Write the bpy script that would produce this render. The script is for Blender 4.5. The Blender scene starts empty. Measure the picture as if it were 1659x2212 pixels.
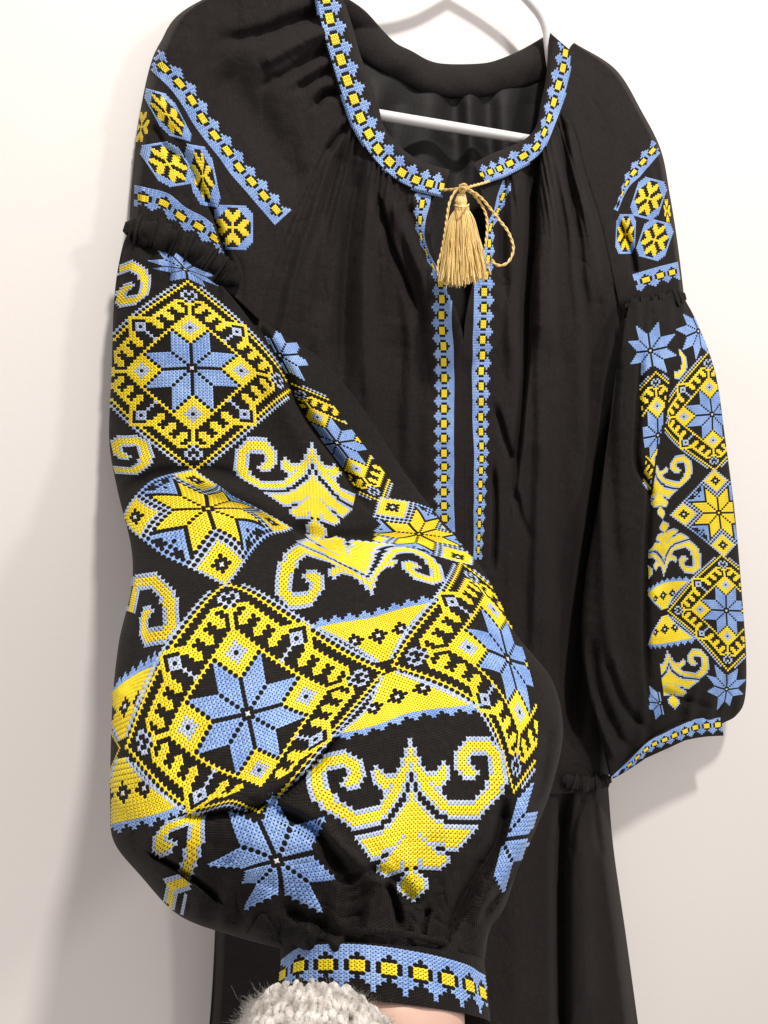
import bpy, math, random
import numpy as np
from mathutils import Vector, Matrix
from mathutils.bvhtree import BVHTree

random.seed(7)
rng = np.random.default_rng(7)
scene = bpy.context.scene
COL = scene.collection

# ------------------------------------------------------------------ camera
CAM_Z = 1.40
F, CX, CY = 1646.0, 829.5, 1106.0          # focal length / centre in reading units (frame = 1659 x 2212)
cam_d = bpy.data.cameras.new('camera')
cam = bpy.data.objects.new('camera', cam_d)
COL.objects.link(cam)
cam.location = (0, 0, CAM_Z)
cam.rotation_euler = (math.radians(90), 0, 0)
cam_d.sensor_fit = 'VERTICAL'
cam_d.sensor_height = 24.0
cam_d.lens = 24.0 * F / 2212.0
cam_d.clip_start = 0.01
cam_d.clip_end = 50
scene.camera = cam

# ------------------------------------------------------------------ light
world = bpy.data.worlds.new("World")
scene.world = world
world.use_nodes = True
bg = world.node_tree.nodes['Background']
bg.inputs[0].default_value = (1.0, 0.92, 0.885, 1)
bg.inputs[1].default_value = 0.48


def area(name, loc, target, size, power, color):
    l = bpy.data.lights.new(name, 'AREA')
    l.shape = 'DISK'
    l.size = size
    l.energy = power
    l.color = color
    o = bpy.data.objects.new(name, l)
    COL.objects.link(o)
    o.location = loc
    d = Vector(target) - Vector(loc)
    o.rotation_euler = d.to_track_quat('-Z', 'Y').to_euler()
    return o


area('ceiling_lamp', (0.65, -0.60, CAM_Z + 2.05), (0.10, 0.80, CAM_Z - 0.15), 0.20, 52.0, (1.0, 0.95, 0.885))
area('side_lamp', (2.1, -0.60, CAM_Z + 0.75), (0.15, 0.85, CAM_Z), 0.30, 13.0, (1.0, 0.95, 0.89))
scene.view_settings.view_transform = 'Standard'
scene.view_settings.look = 'None'
scene.view_settings.exposure = 0.10
scene.view_settings.gamma = 1.0

# ------------------------------------------------------------------ helpers
def unproj(px, py, d):
    px = np.asarray(px, float); py = np.asarray(py, float); d = np.asarray(d, float)
    return np.stack([(px - CX) / F * d, d, CAM_Z - (py - CY) / F * d], -1)


def crop(x0, y0, x1, w=1659.0):
    s = (x1 - x0) / w
    return lambda x, y: ((x0 + x * s) / 1.82278, (y0 + y * s) / 1.82278)


def catmull(pts, n, closed=False):
    """n points evenly spaced along a smooth curve through pts"""
    P = np.asarray(pts, float)
    if len(P) == 2:
        t = np.linspace(0, 1, n)[:, None]
        return P[0] * (1 - t) + P[1] * t
    Q = np.vstack([2 * P[0] - P[1], P, 2 * P[-1] - P[-2]])
    out = []
    for i in range(1, len(Q) - 2):
        t = np.linspace(0, 1, 24, endpoint=False)[:, None]
        p0, p1, p2, p3 = Q[i - 1], Q[i], Q[i + 1], Q[i + 2]
        out.append(0.5 * (2 * p1 + (p2 - p0) * t + (2 * p0 - 5 * p1 + 4 * p2 - p3) * t ** 2 + (3 * p1 - p0 - 3 * p2 + p3) * t ** 3))
    out = np.vstack(out + [P[-1:]])
    L = np.concatenate([[0], np.cumsum(np.linalg.norm(np.diff(out, axis=0), axis=1))])
    tt = np.linspace(0, L[-1], n)
    return np.stack([np.interp(tt, L, out[:, k]) for k in range(P.shape[1])], -1)


def smooth_rows(A, m):
    """interpolate k rows (k, ..., dim) to m rows with uniform Catmull-Rom"""
    A = np.asarray(A, float)
    k = len(A)
    if k == 2:
        t = np.linspace(0, 1, m).reshape((-1,) + (1,) * (A.ndim - 1))
        return A[0] * (1 - t) + A[1] * t
    Q = np.concatenate([[2 * A[0] - A[1]], A, [2 * A[-1] - A[-2]]])
    u = np.linspace(0, k - 1 - 1e-9, m)
    i = np.floor(u).astype(int)
    t = (u - i).reshape((-1,) + (1,) * (A.ndim - 1))
    p0, p1, p2, p3 = Q[i], Q[i + 1], Q[i + 2], Q[i + 3]
    return 0.5 * (2 * p1 + (p2 - p0) * t + (2 * p0 - 5 * p1 + 4 * p2 - p3) * t ** 2 + (3 * p1 - p0 - 3 * p2 + p3) * t ** 3)


class TPS:
    def __init__(self, src, dst, reg=0.0):
        self.s = np.asarray(src, float)
        d = np.asarray(dst, float)
        n = len(self.s)
        K = self.U(self.s, self.s) + reg * np.eye(n)
        P = np.hstack([np.ones((n, 1)), self.s])
        A = np.zeros((n + 3, n + 3))
        A[:n, :n] = K; A[:n, n:] = P; A[n:, :n] = P.T
        b = np.zeros((n + 3, d.shape[1])); b[:n] = d
        self.w = np.linalg.lstsq(A, b, rcond=None)[0]

    @staticmethod
    def U(a, b):
        r2 = ((a[:, None, :] - b[None, :, :]) ** 2).sum(-1)
        return r2 * np.log(r2 + 1e-12) * 0.5

    def __call__(self, q):
        q = np.asarray(q, float)
        n = len(self.s)
        return self.U(q, self.s) @ self.w[:n] + np.hstack([np.ones((len(q), 1)), q]) @ self.w[n:]


def dfield(pts):
    p = np.asarray(pts, float)
    t = TPS(p[:, :2] / 500.0, p[:, 2:3], reg=0.01)

    def f(px, py):
        sh = np.shape(px)
        q = np.stack([np.ravel(px), np.ravel(py)], -1) / 500.0
        return t(q)[:, 0].reshape(sh)
    return f


def noise(px, py, scale, seed, n=9):
    r = np.random.default_rng(seed)
    out = np.zeros(np.shape(px))
    for i in range(n):
        a = r.uniform(0, 2 * math.pi); k = 2 * math.pi / (scale * r.uniform(0.6, 1.7)); ph = r.uniform(0, 6.28)
        out = out + np.sin((px * math.cos(a) + py * math.sin(a)) * k + ph)
    return out / math.sqrt(n)


def ridged(px, py, scale, seed, n=5):
    """small sharp creases that come and go"""
    a = noise(px, py, scale * 2.2, seed + 1) * scale * .35
    b_ = noise(px, py, scale * 2.2, seed + 2) * scale * .35
    r = np.random.default_rng(seed)
    out = np.zeros(np.shape(px))
    for i in range(n):
        th = r.uniform(0, math.pi); k = math.pi / (scale * r.uniform(.7, 1.6))
        v = np.abs(np.sin(((px + a) * math.cos(th) + (py + b_) * math.sin(th)) * k + r.uniform(0, 6)))
        m = np.clip(noise(px, py, scale * 3.0, seed + 10 + i) * .6, 0, 1)
        out = out + np.exp(-v * 5) * m
    return out


def crease(px, py, poly, w, amp, smooth=True, w1=None, amp1=None, side=0):
    """depth (away from the camera) along a polyline; side=+1/-1: one flank only is steep"""
    P = catmull(poly, 40) if smooth and len(poly) > 2 else catmull(poly, 12)
    best = np.full(np.shape(px), 1e18); tt = np.zeros(np.shape(px)); sg = np.zeros(np.shape(px))
    n = len(P) - 1
    for i in range(n):
        ax, ay = P[i]; bx, by = P[i + 1]
        dx, dy = bx - ax, by - ay
        L2 = dx * dx + dy * dy + 1e-9
        u = np.clip(((px - ax) * dx + (py - ay) * dy) / L2, 0, 1)
        ex = px - ax - u * dx; ey = py - ay - u * dy
        d2 = ex * ex + ey * ey
        m = d2 < best
        best = np.where(m, d2, best); tt = np.where(m, (i + u) / n, tt)
        sg = np.where(m, np.sign(dx * ey - dy * ex), sg)
    W = w if w1 is None else w + (w1 - w) * tt
    A = amp if amp1 is None else amp + (amp1 - amp) * tt
    A = A * np.clip(np.minimum(tt, 1 - tt) * 6 + 0.25, 0, 1)
    if side:
        W = np.where(sg * side > 0, W * 0.35, W * 1.6)
    return A * np.exp(-best / (W * W))


# ------------------------------------------------------------------ objects and materials
def link(name, me, parent=None, base=None):
    o = bpy.data.objects.new(name, me)
    COL.objects.link(o)
    if parent is not None:
        o.parent = parent
        root = parent
        while root.parent is not None:
            root = root.parent
        if parent is root:
            o.matrix_parent_inverse = Matrix.Translation(-Vector(root.location))
    return o


def mesh_from(name, verts, faces, mats, parent=None, smooth=True, mat_idx=None):
    me = bpy.data.meshes.new(name)
    verts = np.asarray(verts, np.float32)
    faces = np.asarray(faces, np.int32)
    nv, nf, k = len(verts), len(faces), faces.shape[1]
    me.vertices.add(nv)
    me.vertices.foreach_set('co', verts.ravel())
    me.loops.add(nf * k)
    me.loops.foreach_set('vertex_index', faces.ravel())
    me.polygons.add(nf)
    me.polygons.foreach_set('loop_start', np.arange(0, nf * k, k, dtype=np.int32))
    me.polygons.foreach_set('loop_total', np.full(nf, k, np.int32))
    for m in mats:
        me.materials.append(m)
    if mat_idx is not None:
        me.polygons.foreach_set('material_index', np.asarray(mat_idx, np.int32))
    me.polygons.foreach_set('use_smooth', np.full(nf, smooth, bool))
    me.update(calc_edges=True)
    me.validate()
    return link(name, me, parent)


def thing(name, label, cat, loc, group=None):
    o = bpy.data.objects.new(name, None)
    COL.objects.link(o)
    o.location = loc
    o['label'] = label
    o['category'] = cat
    if group:
        o['group'] = group
    return o


def nodemat(name):
    m = bpy.data.materials.new(name)
    m.use_nodes = True
    nt = m.node_tree
    return m, nt, nt.nodes['Principled BSDF']


def fabric(name, base, base2, rough=0.85, sheen=0.25, weave=0.0011, bump=0.35, sheen_tint=(0.75, 0.65, 0.6, 1)):
    m, nt, b = nodemat(name)
    N, L = nt.nodes.new, nt.links.new
    tc = N('ShaderNodeTexCoord')
    n1 = N('ShaderNodeTexNoise'); n1.inputs['Scale'].default_value = 260; n1.inputs['Detail'].default_value = 4
    n2 = N('ShaderNodeTexNoise'); n2.inputs['Scale'].default_value = 9; n2.inputs['Detail'].default_value = 3
    L(tc.outputs['Object'], n1.inputs['Vector']); L(tc.outputs['Object'], n2.inputs['Vector'])
    mp1 = N('ShaderNodeMapping'); mp1.inputs['Rotation'].default_value = (0, 0.06, 0.0)
    L(tc.outputs['Object'], mp1.inputs['Vector'])
    w1 = N('ShaderNodeTexWave'); w1.bands_direction = 'X'; w1.inputs['Scale'].default_value = 0.314 / weave; w1.inputs['Distortion'].default_value = 1.2; w1.inputs['Detail Scale'].default_value = 3
    w2 = N('ShaderNodeTexWave'); w2.bands_direction = 'Z'; w2.inputs['Scale'].default_value = 0.314 / weave; w2.inputs['Distortion'].default_value = 1.2; w2.inputs['Detail Scale'].default_value = 3
    L(mp1.outputs[0], w1.inputs['Vector']); L(mp1.outputs[0], w2.inputs['Vector'])
    mul = N('ShaderNodeMath'); mul.operation = 'MULTIPLY'
    L(w1.outputs['Fac'], mul.inputs[0]); L(w2.outputs['Fac'], mul.inputs[1])
    add = N('ShaderNodeMath'); add.operation = 'ADD'
    L(mul.outputs[0], add.inputs[0]); L(n1.outputs['Fac'], add.inputs[1])
    bp = N('ShaderNodeBump'); bp.inputs['Strength'].default_value = bump; bp.inputs['Distance'].default_value = 0.0006
    L(add.outputs[0], bp.inputs['Height']); L(bp.outputs[0], b.inputs['Normal'])
    mix = N('ShaderNodeMix'); mix.data_type = 'RGBA'
    mix.inputs['A'].default_value = (*base, 1); mix.inputs['B'].default_value = (*base2, 1)
    mr = N('ShaderNodeMapRange'); mr.inputs['From Min'].default_value = 0.75; mr.inputs['From Max'].default_value = 1.45
    a2 = N('ShaderNodeMath'); a2.operation = 'MULTIPLY_ADD'; a2.inputs[1].default_value = 0.5
    L(n2.outputs['Fac'], a2.inputs[0]); L(add.outputs[0], a2.inputs[2]); L(a2.outputs[0], mr.inputs['Value'])
    L(mr.outputs[0], mix.inputs['Factor']); L(mix.outputs['Result'], b.inputs['Base Color'])
    b.inputs['Roughness'].default_value = rough
    b.inputs['Specular IOR Level'].default_value = 0.25
    b.inputs['Sheen Weight'].default_value = sheen
    b.inputs['Sheen Roughness'].default_value = 0.4
    b.inputs['Sheen Tint'].default_value = sheen_tint
    return m


def thread(name, c1, c2, rough=0.38, spec=0.5, var=55):
    m, nt, b = nodemat(name)
    N, L = nt.nodes.new, nt.links.new
    tc = N('ShaderNodeTexCoord')
    n = N('ShaderNodeTexNoise'); n.inputs['Scale'].default_value = var * 8; n.inputs['Detail'].default_value = 2
    n2 = N('ShaderNodeTexNoise'); n2.inputs['Scale'].default_value = var * 0.5
    L(tc.outputs['Object'], n.inputs['Vector']); L(tc.outputs['Object'], n2.inputs['Vector'])
    ad = N('ShaderNodeMath'); ad.operation = 'ADD'
    L(n.outputs['Fac'], ad.inputs[0]); L(n2.outputs['Fac'], ad.inputs[1])
    mr = N('ShaderNodeMapRange'); mr.inputs['From Min'].default_value = 0.7; mr.inputs['From Max'].default_value = 1.3
    L(ad.outputs[0], mr.inputs['Value'])
    mix = N('ShaderNodeMix'); mix.data_type = 'RGBA'
    mix.inputs['A'].default_value = (*c1, 1); mix.inputs['B'].default_value = (*c2, 1)
    L(mr.outputs[0], mix.inputs['Factor']); L(mix.outputs['Result'], b.inputs['Base Color'])
    b.inputs['Roughness'].default_value = rough
    b.inputs['Specular IOR Level'].default_value = spec
    return m


M_BODY = fabric('black_crepe', (0.0065, 0.0046, 0.0043), (0.0230, 0.0165, 0.0155), sheen=0.05, weave=0.0013, bump=0.45)
M_SLEEVE = fabric('black_linen', (0.0018, 0.0013, 0.0012), (0.0190, 0.0140, 0.0122), sheen=0.03, weave=0.0012, bump=0.5)
M_LINING = fabric('black_lining', (0.004, 0.0034, 0.0034), (0.014, 0.012, 0.012), rough=0.62, sheen=0.03, weave=0.0014, bump=0.3)
M_BLUE = thread('blue_thread', (0.155, 0.29, 0.66), (0.36, 0.54, 0.90))
M_PALE = thread('pale_blue_thread', (0.32, 0.42, 0.66), (0.58, 0.67, 0.84))
M_YEL = thread('yellow_thread', (0.86, 0.62, 0.006), (0.98, 0.83, 0.020))
M_WHITE = thread('white_thread', (0.62, 0.64, 0.68), (0.75, 0.76, 0.78))
M_GOLD = thread('gold_yarn', (0.80, 0.55, 0.18), (0.95, 0.74, 0.35), rough=0.6, spec=0.3)
STITCH_MATS = [M_BLUE, M_PALE, M_YEL, M_WHITE]
CODE = {'B': 0, 'P': 1, 'Y': 2, 'W': 3}

m, nt, b = nodemat('painted_plaster')
N, L = nt.nodes.new, nt.links.new
tc = N('ShaderNodeTexCoord')
n1 = N('ShaderNodeTexNoise'); n1.inputs['Scale'].default_value = 130; n1.inputs['Detail'].default_value = 4
n2 = N('ShaderNodeTexNoise'); n2.inputs['Scale'].default_value = 5
L(tc.outputs['Object'], n1.inputs['Vector']); L(tc.outputs['Object'], n2.inputs['Vector'])
bp = N('ShaderNodeBump'); bp.inputs['Strength'].default_value = 0.10; bp.inputs['Distance'].default_value = 0.002
L(n1.outputs['Fac'], bp.inputs['Height']); L(bp.outputs[0], b.inputs['Normal'])
mx = N('ShaderNodeMix'); mx.data_type = 'RGBA'
mx.inputs['A'].default_value = (0.81, 0.775, 0.755, 1); mx.inputs['B'].default_value = (0.84, 0.81, 0.79, 1)
L(n2.outputs['Fac'], mx.inputs['Factor']); L(mx.outputs['Result'], b.inputs['Base Color'])
b.inputs['Roughness'].default_value = 0.6
M_WALL = m

m, nt, b = nodemat('white_plastic')
b.inputs['Base Color'].default_value = (0.80, 0.79, 0.80, 1)
b.inputs['Roughness'].default_value = 0.32
M_PLASTIC = m

m, nt, b = nodemat('skin')
N, L = nt.nodes.new, nt.links.new
tc = N('ShaderNodeTexCoord')
n1 = N('ShaderNodeTexNoise'); n1.inputs['Scale'].default_value = 60; n1.inputs['Detail'].default_value = 5
L(tc.outputs['Object'], n1.inputs['Vector'])
mx = N('ShaderNodeMix'); mx.data_type = 'RGBA'
mx.inputs['A'].default_value = (0.66, 0.42, 0.33, 1); mx.inputs['B'].default_value = (0.74, 0.50, 0.41, 1)
L(n1.outputs['Fac'], mx.inputs['Factor']); L(mx.outputs['Result'], b.inputs['Base Color'])
b.inputs['Roughness'].default_value = 0.5
b.inputs['Subsurface Weight'].default_value = 0.1
b.inputs['Subsurface Radius'].default_value = (0.01, 0.004, 0.002)
M_SKIN = m

m, nt, b = nodemat('grey_wool')
N, L = nt.nodes.new, nt.links.new
tc = N('ShaderNodeTexCoord')
n1 = N('ShaderNodeTexNoise'); n1.inputs['Scale'].default_value = 150; n1.inputs['Detail'].default_value = 6
n2 = N('ShaderNodeTexNoise'); n2.inputs['Scale'].default_value = 900; n2.inputs['Detail'].default_value = 3
L(tc.outputs['Object'], n1.inputs['Vector']); L(tc.outputs['Object'], n2.inputs['Vector'])
cr = N('ShaderNodeValToRGB')
cr.color_ramp.elements[0].position = 0.33; cr.color_ramp.elements[0].color = (0.40, 0.36, 0.32, 1)
cr.color_ramp.elements[1].position = 0.62; cr.color_ramp.elements[1].color = (0.84, 0.80, 0.76, 1)
L(n1.outputs['Fac'], cr.inputs['Fac']); L(cr.outputs['Color'], b.inputs['Base Color'])
bp = N('ShaderNodeBump'); bp.inputs['Strength'].default_value = 0.8; bp.inputs['Distance'].default_value = 0.001
L(n2.outputs['Fac'], bp.inputs['Height']); L(bp.outputs[0], b.inputs['Normal'])
b.inputs['Roughness'].default_value = 0.95
b.inputs['Sheen Weight'].default_value = 0.4
M_WOOL = m

# ------------------------------------------------------------------ wall
def wall_depth(X):
    return 0.875 / (1 - 0.36 * (np.asarray(X, float) - CX) / F)


def wall():
    # oblique plane y = 0.875 + 0.36 x, 10 cm thick
    v = []
    for x, dy in ((-1.6, 0), (2.6, 0), (2.6, 0.1), (-1.6, 0.1)):
        for z in (-0.2, 2.9):
            v.append((x, 0.875 + 0.36 * x + dy, z))
    f = [(0, 2, 3, 1), (2, 4, 5, 3), (4, 6, 7, 5), (6, 0, 1, 7), (1, 3, 5, 7), (0, 6, 4, 2)]
    o = mesh_from('wall', v, f, [M_WALL], smooth=False)
    o['kind'] = 'structure'
    o['label'] = 'plain warm white painted wall behind the hanging dress'


wall()

# ------------------------------------------------------------------ sheets and tubes of cloth
class Surf:
    """front surface kept for laying stitches on"""
    def __init__(self, V, Fc):
        self.bvh = BVHTree.FromPolygons([tuple(p) for p in V], [tuple(int(i) for i in f) for f in Fc])


ORIGIN = Vector((0, 0, CAM_Z))


def grid_faces(m, n, wrap=False):
    i, j = np.meshgrid(np.arange(m - 1), np.arange(n if wrap else n - 1), indexing='ij')
    a = i * n + j; b_ = i * n + (j + 1) % n
    return np.stack([a, a + n, b_ + n, b_], -1).reshape(-1, 4)


def sheet(name, curves, n, m, depth, mat, parent, thick=0.0016, surf=True):
    """cloth lofted through curves (each a list of points), with depth(px,py,s,t), given a real thickness"""
    R = np.array([catmull(c, n) for c in curves])
    G = smooth_rows(R, m)
    px, py = G[..., 0], G[..., 1]
    s, t = np.meshgrid(np.linspace(0, 1, n), np.linspace(0, 1, m))
    d = np.minimum(depth(px, py, s, t), wall_depth(px) - .007)
    V = unproj(px, py, d).reshape(-1, 3)
    Fc = grid_faces(m, n)
    V2 = unproj(px, py, d + thick).reshape(-1, 3)
    k = len(V)
    ring = np.concatenate([np.arange(n), np.arange(1, m) * n + n - 1, (m - 1) * n + np.arange(n - 2, -1, -1), np.arange(m - 2, 0, -1) * n])
    side = np.stack([ring, np.roll(ring, -1), np.roll(ring, -1) + k, ring + k], -1)
    o = mesh_from(name, np.vstack([V, V2]), np.vstack([Fc, Fc[:, ::-1] + k, side]), [mat], parent)
    return o, (Surf(V, Fc) if surf else None)


def tube(name, rows, m, nf, depth, mat, parent, nb=40, prof=0.85, cap=False):
    """closed cloth tube; rows: (xl,yl,xr,yr,dl,dr,front bulge,back bulge)"""
    R = smooth_rows(np.array(rows, float), m)
    th_f = np.linspace(0, math.pi, nf)
    th_b = np.linspace(math.pi, 2 * math.pi, nb + 2)[1:-1]
    th = np.concatenate([th_f, th_b])
    u = (1 - np.cos(th)) / 2
    px = R[:, 0:1] + (R[:, 2:3] - R[:, 0:1]) * u
    py = R[:, 1:2] + (R[:, 3:4] - R[:, 1:2]) * u
    sn = np.sin(th)
    d = R[:, 4:5] + (R[:, 5:6] - R[:, 4:5]) * u
    front = np.clip(sn, 0, 1) ** prof
    d = d - R[:, 6:7] * front + R[:, 7:8] * np.clip(-sn, 0, 1) ** 0.8
    fade = np.clip(sn * 4, 0, 1)
    d = np.minimum(d + depth(px, py) * fade, wall_depth(px) - .005)
    V = unproj(px, py, d).reshape(-1, 3)
    Fc = grid_faces(m, len(th), wrap=True)
    o = mesh_from(name, V, Fc, [mat], parent)
    Vf = unproj(px[:, :nf], py[:, :nf], d[:, :nf]).reshape(-1, 3)
    return o, Surf(Vf, grid_faces(m, nf))


# ------------------------------------------------------------------ stitches
# one stitch = two crossing threads, the upper one over the lower
def _strip(flip, h0, h1):
    w = 0.385
    pts, fc = [], []
    for t, hw, hr in ((-0.01, 0.26, 0.05), (0.20, 0.80, 0.75), (0.5, 1.0, 1.0), (0.80, 0.80, 0.75), (1.01, 0.26, 0.05)):
        for e, hh in ((-1, 0.0), (0, 1.0), (1, 0.0)):
            u = t - e * w * hw * 0.5; v = t + e * w * hw * 0.5
            if flip:
                v = 1 - v
            pts.append((u, v, h0 + (h1 - h0) * hh * hr))
    for k in range(4):
        for e in range(2):
            a = k * 3 + e
            q = (a, a + 1, a + 4, a + 3)
            fc.append(q if flip else q[::-1])
    return pts, fc


_p1, _f1 = _strip(False, 0.02, 0.22)
_p2, _f2 = _strip(True, 0.07, 0.40)
T_V = np.array(_p1 + _p2)
T_F = np.array(_f1 + [tuple(i + 15 for i in q) for q in _f2])


def stitch(name, cells, warp, surf, parent, clip=None, label=None, maxstretch=7.0, jitter=0.05):
    """cells {(c,r): code} laid through warp (cell corner -> frame reading) onto the cloth"""
    if not cells:
        return None
    corners, idx = [], {}
    for (c, r) in cells:
        for q in ((c - .5, r - .5), (c + .5, r - .5), (c + .5, r + .5), (c - .5, r + .5)):
            if q not in idx:
                idx[q] = len(corners); corners.append(q)
    P2 = warp(np.array(corners, float))
    P2 = P2 + rng.normal(0, jitter, P2.shape) * 6 * jitter
    keep = np.ones(len(P2), bool) if clip is None else clip(P2[:, 0], P2[:, 1])
    P3 = np.zeros((len(P2), 3)); N3 = np.zeros((len(P2), 3)); ok = np.zeros(len(P2), bool)
    dirs = unproj(P2[:, 0], P2[:, 1], np.ones(len(P2))) - np.array([0, 0, CAM_Z])
    for i in range(len(P2)):
        if not keep[i]:
            continue
        hit = surf.bvh.ray_cast(ORIGIN, Vector(dirs[i]).normalized())
        if hit[0] is None:
            continue
        P3[i] = hit[0]
        nn = hit[1]
        if nn.dot(Vector(dirs[i])) > 0:
            nn = -nn
        N3[i] = nn; ok[i] = True
    Q, C = [], []
    for (c, r), col in cells.items():
        q = [idx[(c - .5, r - .5)], idx[(c + .5, r - .5)], idx[(c + .5, r + .5)], idx[(c - .5, r + .5)]]
        if all(ok[k] for k in q):
            Q.append(q); C.append(CODE[col])
    if not Q:
        return None
    Q = np.array(Q); C = np.array(C)
    e = np.linalg.norm(P3[Q] - P3[np.roll(Q, -1, axis=1)], axis=2)
    med = np.median(e)
    g = e.max(1) < med * maxstretch
    Q, C, e = Q[g], C[g], e[g]
    if not len(Q):
        return None
    size = np.minimum(e.mean(1), med * 1.3)
    size = size * rng.uniform(0.9, 1.12, len(size))
    nrm = N3[Q].mean(1); nrm /= np.linalg.norm(nrm, axis=1)[:, None] + 1e-9
    A, B, D, E = P3[Q[:, 0]], P3[Q[:, 1]], P3[Q[:, 2]], P3[Q[:, 3]]
    u, v, h = T_V[:, 0][None, :, None], T_V[:, 1][None, :, None], T_V[:, 2][None, :, None]
    pos = (A[:, None] * (1 - u) * (1 - v) + B[:, None] * u * (1 - v) + D[:, None] * u * v + E[:, None] * (1 - u) * v)
    pos = pos + nrm[:, None] * (h * size[:, None, None] * 0.9 + 0.00012)
    n = len(Q); k = len(T_V)
    faces = (T_F[None] + (np.arange(n) * k)[:, None, None]).reshape(-1, 4)
    mats_used = sorted(set(C.tolist()))
    remap = np.zeros(4, int)
    for i, mu in enumerate(mats_used):
        remap[mu] = i
    mi = np.repeat(remap[C], len(T_F))
    o = mesh_from(name, pos.reshape(-1, 3), faces, [STITCH_MATS[k2] for k2 in mats_used], parent, True, mi)
    if label:
        o['label'] = label
    return o


def sym8(cells):
    out = {}
    for (c, r), k in cells.items():
        for a, b_ in ((c, r), (r, c)):
            for sx in (1, -1):
                for sy in (1, -1):
                    out[(a * sx, b_ * sy)] = k
    return out


def star_cells(code):
    s = {}
    for k in range(1, 6):
        for j in range(k + 1, k + 8):
            s[(k, j)] = code
    return sym8(s)


def diamond_sets():
    star = star_cells('B'); star[(0, 0)] = 'W'
    loz = {}
    for c in range(-5, 6):
        for r in range(-5, 6):
            q = abs(c) + abs(r)
            if q <= 5 and q:
                loz[(c, r - 14)] = 'P' if q <= 2 else 'Y'
    f = {}
    for c in range(6, 14):
        f[(c, c - 19)] = 'Y'
    for r in range(-23, -19):
        f[(0, r)] = 'Y'
    f[(1, -23)] = 'Y'
    for sh in (0, 3, 6):
        for c, r in ((3, -10), (4, -10), (4, -9), (5, -9), (3, -8), (4, -8), (5, -8), (2, -7), (3, -7), (4, -7), (2, -6), (3, -6)):
            f[(c + sh, r + sh - 14)] = 'Y'
        f[(2 + sh if sh == 0 else 3 + sh, -10 + sh - 14)] = 'Y'
        f[(6 + sh, -8 + sh - 14)] = 'Y'
    f[(7, -21)] = 'Y'
    for c in range(11, 18):
        f[(c, -17)] = 'Y'
    for c in range(1, 15):
        f[(c, c - 32)] = 'Y'
    f[(0, -32)] = 'Y'
    frame = sym8(f)
    pale = []
    for s_ in ((1, 1), (-1, 1), (1, -1), (-1, -1)):
        pale.append({(c * s_[0], (c - 34) * s_[1]): 'P' for c in range(4, 31)})
    heart = {}
    for c, r in ((0, -23), (1, -24), (2, -25), (2, -26), (1, -27), (0, -26)):
        heart[(c, r - 1)] = 'P'; heart[(-c, r - 1)] = 'P'
    key = {}
    for c in range(13, 16):
        for r in range(13, 16):
            if (c, r) != (14, 14):
                key[(c, -r)] = 'P'
    for k in (12, 11, 10):
        key[(k, -k)] = 'P'
    rot = lambda d, i: {((c, r), (-r, c), (-c, -r), (r, -c))[i]: k for (c, r), k in d.items()}
    out = [('embroidered_star', star), ('embroidered_frame', frame)] + [('embroidered_line', q) for q in pale]
    for i in range(4):
        out.append(('embroidered_lozenge', rot(loz, i)))
        out.append(('embroidered_heart', rot(heart, i)))
        out.append(('embroidered_key', rot(key, i)))
    return out


def yellow_star_sets():
    star = star_cells('Y'); star[(0, 0)] = 'Y'
    out = [('embroidered_star', star)]
    loz = {}
    for c in range(-6, 7):
        for r in range(-6, 7):
            q = abs(c) + abs(r)
            if q == 0:
                loz[(c, r - 17)] = 'W'
            elif 3 <= q <= 5:
                loz[(c, r - 17)] = 'Y'
            elif q == 6:
                loz[(c, r - 17)] = 'P'
    rot = lambda d, i: {((c, r), (-r, c), (-c, -r), (r, -c))[i]: k for (c, r), k in d.items()}
    for i in range(4):
        out.append(('embroidered_lozenge', rot(loz, i)))
    far = lambda c, r: not any((c - x) ** 2 + (r - y) ** 2 < 4 for x, y in ((17, 0), (-17, 0), (0, 17), (0, -17)))
    chev = {}
    for c in range(0, 8):
        chev[(c, -(9 + c))] = 'P'; chev[(-c, -(9 + c))] = 'P'
    line = {(c, c - 23): 'B' for c in range(7, 17)}
    tri = {}
    for a in range(7, 15):
        tri[(7, -a)] = 'B'; tri[(a, -7)] = 'B'
    for a, b_ in ((8, 8), (8, 9), (8, 10), (9, 10), (8, 11), (11, 10)):
        tri[(a, -b_)] = 'B'; tri[(b_, -a)] = 'B'
    for i in range(4):
        out.append(('embroidered_chevron', rot(chev, i)))
        out.append(('embroidered_line', rot(line, i)))
        out.append(('embroidered_corner', rot(tri, i)))
    return out


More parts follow.
